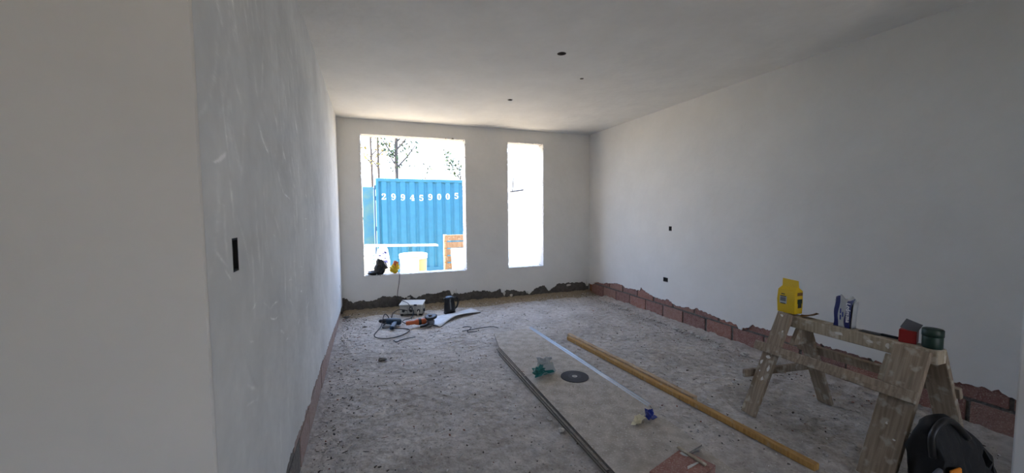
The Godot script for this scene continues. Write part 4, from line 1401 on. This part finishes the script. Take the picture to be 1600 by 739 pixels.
	# flat black scraper
	var s := thing("scraper", "flat black scraper lying on the trestle beam", "scraper", V(2.745, 0.682, -1.35), 0.08)
	st = begin()
	cbox(st, Transform3D(Basis.IDENTITY, V(0, 0.005, -0.03)), V(0.05, 0.003, 0.10), 0.001)
	commit(st, "blade", M.black, s)
	st = begin()
	cbox(st, Transform3D(Basis.IDENTITY, V(0.0, 0.007, 0.055)), V(0.02, 0.012, 0.08), 0.004)
	commit(st, "handle", M.rubber, s)
	# torn cardboard beside the yellow packet
	var k := thing("cardboard_scrap", "torn brown cardboard scrap beside the yellow packet on the trestle", "cardboard", V(2.755, 0.687, -1.725), 0.2)
	st = begin()
	sheet(st, 5, 3, func(u: float, v: float) -> Vector3: return V(-0.03 + v * 0.06, 0.006 + 0.03 * u * u + 0.006 * sin(v * 5.0), -0.045 + u * 0.085), 0.003)
	commit(st, "scrap", M.card, k)

# ---------------------------------------------------------------- black bag in the corner
func build_bag() -> void:
	var b := thing("black_bag", "black cloth work bag slumped on the floor at the foot of the trestle", "bag", V(2.57, 0.0, -0.955))
	var outline := curve([V(-0.26, 0.0, 0), V(-0.255, 0.24, 0), V(-0.295, 0.40, 0), V(-0.27, 0.455, 0), V(-0.20, 0.465, 0), V(-0.10, 0.455, 0), V(0.0, 0.405, 0), V(0.12, 0.345, 0), V(0.25, 0.26, 0), V(0.34, 0.13, 0), V(0.385, 0.0, 0)], 5)
	var f := FastNoiseLite.new()
	f.seed = 31
	f.frequency = 5.0
	f.fractal_octaves = 3
	var st := begin(true)
	var n := outline.size()
	var rows := 14
	var P := func(i: int, j: int) -> Vector3:
		var a := PI * (float(j) / rows - 0.5)
		var q: Vector3 = outline[i]
		var s := 0.35 + 0.65 * cos(a)
		var p := V((-0.02 + (q.x + 0.02) * (0.7 + 0.3 * s)) * 0.85, q.y * s, 0)
		var fold := sin((p.x + 0.45 * p.y) * 46.0 + 2.0 * f.get_noise_2d(p.x, p.y)) * 0.008
		p.z = 0.075 * sin(a) + (f.get_noise_3dv(p * 1.5) * 0.035 + fold) * signf(sin(a)) * absf(sin(a))
		return p
	for i in n - 1:
		for j in rows:
			var m: Vector3 = P.call(i, j) + P.call(i + 1, j + 1)
			quad(st, P.call(i, j), P.call(i + 1, j), P.call(i + 1, j + 1), P.call(i, j + 1), m - V(0, 0.2, 0))
	for e in [0, rows]:
		for i in n - 1:
			tri(st, V(0.02, 0.0, P.call(n / 2, e).z), P.call(i, e), P.call(i + 1, e), V(0, 0, -1.0 if e == 0 else 1.0))
	commit(st, "body", M.cloth, b)
	st = begin(true)
	tube(st, curve([V(-0.235, 0.30, 0.03), V(-0.25, 0.40, 0.03), V(-0.19, 0.455, 0.035), V(-0.11, 0.44, 0.04), V(-0.03, 0.36, 0.06)]), 0.014, 0.014, 8)
	commit(st, "strap", M.black, b)
	st = begin()
	cbox(st, Transform3D(Basis.from_euler(V(-0.1, 0, -0.04)), V(-0.19, 0.225, 0.09)), V(0.075, 0.09, 0.012), 0.004)
	commit(st, "orange_patch", M.orange_bright, b)
	st = begin()
	cbox(st, Transform3D(Basis.from_euler(V(-0.1, 0.15, 0)), V(-0.27, 0.235, 0.06)), V(0.10, 0.05, 0.02), 0.006)
	commit(st, "grey_buckle", M.cloth_grey, b)

# ---------------------------------------------------------------- rubble, crumbs and chips
func build_debris() -> void:
	# swept sand along the window wall
	var st := begin(true)
	var f := FastNoiseLite.new()
	f.seed = 8
	f.frequency = 7.0
	f.fractal_octaves = 4
	var nx := 180
	var nz := 22
	var P := func(i: int, j: int) -> Vector3:
		var u := float(j) / nz
		var x := lerpf(XL + 0.004, XR - 0.004, float(i) / nx)
		var reach := 0.34 + 0.10 * f.get_noise_1d(x * 0.5)
		var z := ZB - 0.006 + u * reach
		var h := (0.045 + 0.018 * f.get_noise_1d(x + 40.0)) * pow(1.0 - u, 1.3) + f.get_noise_2d(x * 3.0, z * 3.0) * 0.012 * (1.0 - u * 0.8)
		return V(x, h - 0.012 * u, z)
	for i in nx:
		for j in nz:
			quad(st, P.call(i, j), P.call(i + 1, j), P.call(i + 1, j + 1), P.call(i, j + 1), Vector3.UP)
	var sand := commit(st, "sand_drift", M.sand)
	tag(sand, "low drift of beige sand and rubble along the foot of the window wall", "sand")
	sand.set_meta("kind", "stuff")

	# dust and fine rubble banked against the bricks of the right wall
	st = begin(true)
	var P2 := func(i: int, j: int) -> Vector3:
		var u := float(j) / nz
		var z := lerpf(ZB + 0.47, -0.95, float(i) / nx)
		var reach := 0.24 + 0.12 * f.get_noise_1d(z * 0.6 + 9.0)
		var x := XR + 0.012 - u * reach
		var h := (0.034 + 0.022 * f.get_noise_1d(z * 0.8 + 70.0)) * pow(1.0 - u, 1.5) + f.get_noise_2d(x * 3.5, z * 3.5) * 0.010 * (1.0 - u * 0.7)
		return V(x, h - 0.012 * u, z)
	for i in nx:
		for j in nz:
			quad(st, P2.call(i, j), P2.call(i + 1, j), P2.call(i + 1, j + 1), P2.call(i, j + 1), Vector3.UP)
	var dust := commit(st, "dust_drift", M.floor)
	tag(dust, "grey dust and fine rubble banked against the bare bricks of the right wall", "dust")
	dust.set_meta("kind", "stuff")

	# countable chips
	var chips := [[V(1.115, 0, -2.32), 0.035, "white plaster lump left of the plasterboard stack, the farther one"], [V(1.12, 0, -2.165), 0.042, "white plaster lump left of the plasterboard stack, the nearer one"]]
	for z in [[3.358, -5.07], [3.357, -4.655], [3.422, -4.58], [3.386, -3.915], [3.364, -3.57], [3.403, -3.49], [3.42, -3.38], [3.389, -3.27], [3.385, -3.18], [3.30, -2.95], [3.369, -2.68], [3.44, -2.45]]:
		chips.append([V(z[0], 0, z[1]), rng.randf_range(0.035, 0.07), "white plaster chip by the bricks of the right wall, %s from the window" % ["first", "second", "third", "fourth", "fifth", "sixth", "seventh", "eighth", "ninth", "tenth", "eleventh", "twelfth"][chips.size() - 2]])
	for q in chips:
		st = begin()
		var s: float = q[1]
		lump(st, Transform3D(Basis(Vector3.UP, rng.randf() * TAU), Vector3.ZERO), V(s * 1.3, s * 0.5, s * 0.9), rng.randi_range(1, 9999), 0.5, 8, 5)
		var o := commit(st, "plaster_chip", M.chip)
		o.position = q[0] + V(0, 0.006 if q[0].x > 3.0 else -0.004, 0)
		tag(o, q[2], "plaster chip", "plaster chips by the right wall" if q[0].x > 3.0 else "plaster lumps by the stack")
	for q in [[V(-0.07, 0, -5.07), 0.035, "small dark rubble piece on the floor left of the drill"], [V(-0.30, 0.01, -5.57), 0.05, "brown rubble piece in the corner by the left wall"], [V(0.09, 0, -3.85), 0.05, "dark crumb pile in the middle of the bare floor"]]:
		st = begin()
		lump(st, Transform3D.IDENTITY, V(q[1] * 1.6, q[1] * 0.5, q[1]), rng.randi_range(1, 9999), 0.5, 8, 5)
		var o := commit(st, "rubble_piece", M.mortar)
		o.position = q[0] - V(0, 0.003, 0)
		tag(o, q[2], "rubble")

	# uncountable crumbs
	st = begin()
	lump(st, Transform3D.IDENTITY, Vector3.ONE, 4, 0.5, 5, 4)
	st.generate_normals()
	var crumb := st.commit()
	var mm := MultiMesh.new()
	mm.transform_format = MultiMesh.TRANSFORM_3D
	mm.use_colors = true
	mm.mesh = crumb
	var N := 14000
	mm.instance_count = N
	for i in N:
		var x := rng.randf_range(XL + 0.02, XR - 0.02)
		var z := -1.0 - pow(rng.randf(), 0.85) * 4.75
		var kind := rng.randf()
		if kind < 0.22:
			x = XR - 0.03 - absf(rng.randfn()) * 0.16
		elif kind < 0.34:
			z = ZB + 0.04 + absf(rng.randfn()) * 0.20
		elif kind < 0.44:
			x = XL + 0.03 + absf(rng.randfn()) * 0.14
		x = clampf(x, XL + 0.015, XR - 0.015)
		z = clampf(z, ZB + 0.02, -1.0)
		var s := 0.003 + 0.011 * pow(rng.randf(), 3.0)
		var y := -0.002
		if x > 1.16 and x < 1.76 and z > -3.62 and z < -1.66:
			y = 0.066
			s *= 0.55
		if z < ZB + 0.3:
			y = 0.03 * (ZB + 0.3 - z) / 0.3
		var b := Basis.from_euler(V(0, rng.randf() * TAU, 0)).scaled_local(V(s * rng.randf_range(0.8, 1.9), s * 0.6, s) if i % 9 else V(s * rng.randf_range(3.0, 6.0), s * 0.4, s * 0.4))
		mm.set_instance_transform(i, Transform3D(b, V(x, y, z)))
		var c := rng.randf()
		var col := Color(0.42, 0.40, 0.37) if c < 0.45 else (Color(0.62, 0.60, 0.56) if c < 0.72 else Color(0.10, 0.085, 0.07))
		if c > 0.94:
			col = Color(0.28, 0.13, 0.09)
		mm.set_instance_color(i, col * rng.randf_range(0.75, 1.1))
	var mi := MultiMeshInstance3D.new()
	mi.name = "floor_crumbs"
	mi.multimesh = mm
	mi.material_override = M.crumb
	mi.set_meta("kind", "stuff")
	tag(mi, "plaster and brick crumbs scattered over the whole floor", "crumbs")
	add_child(mi)
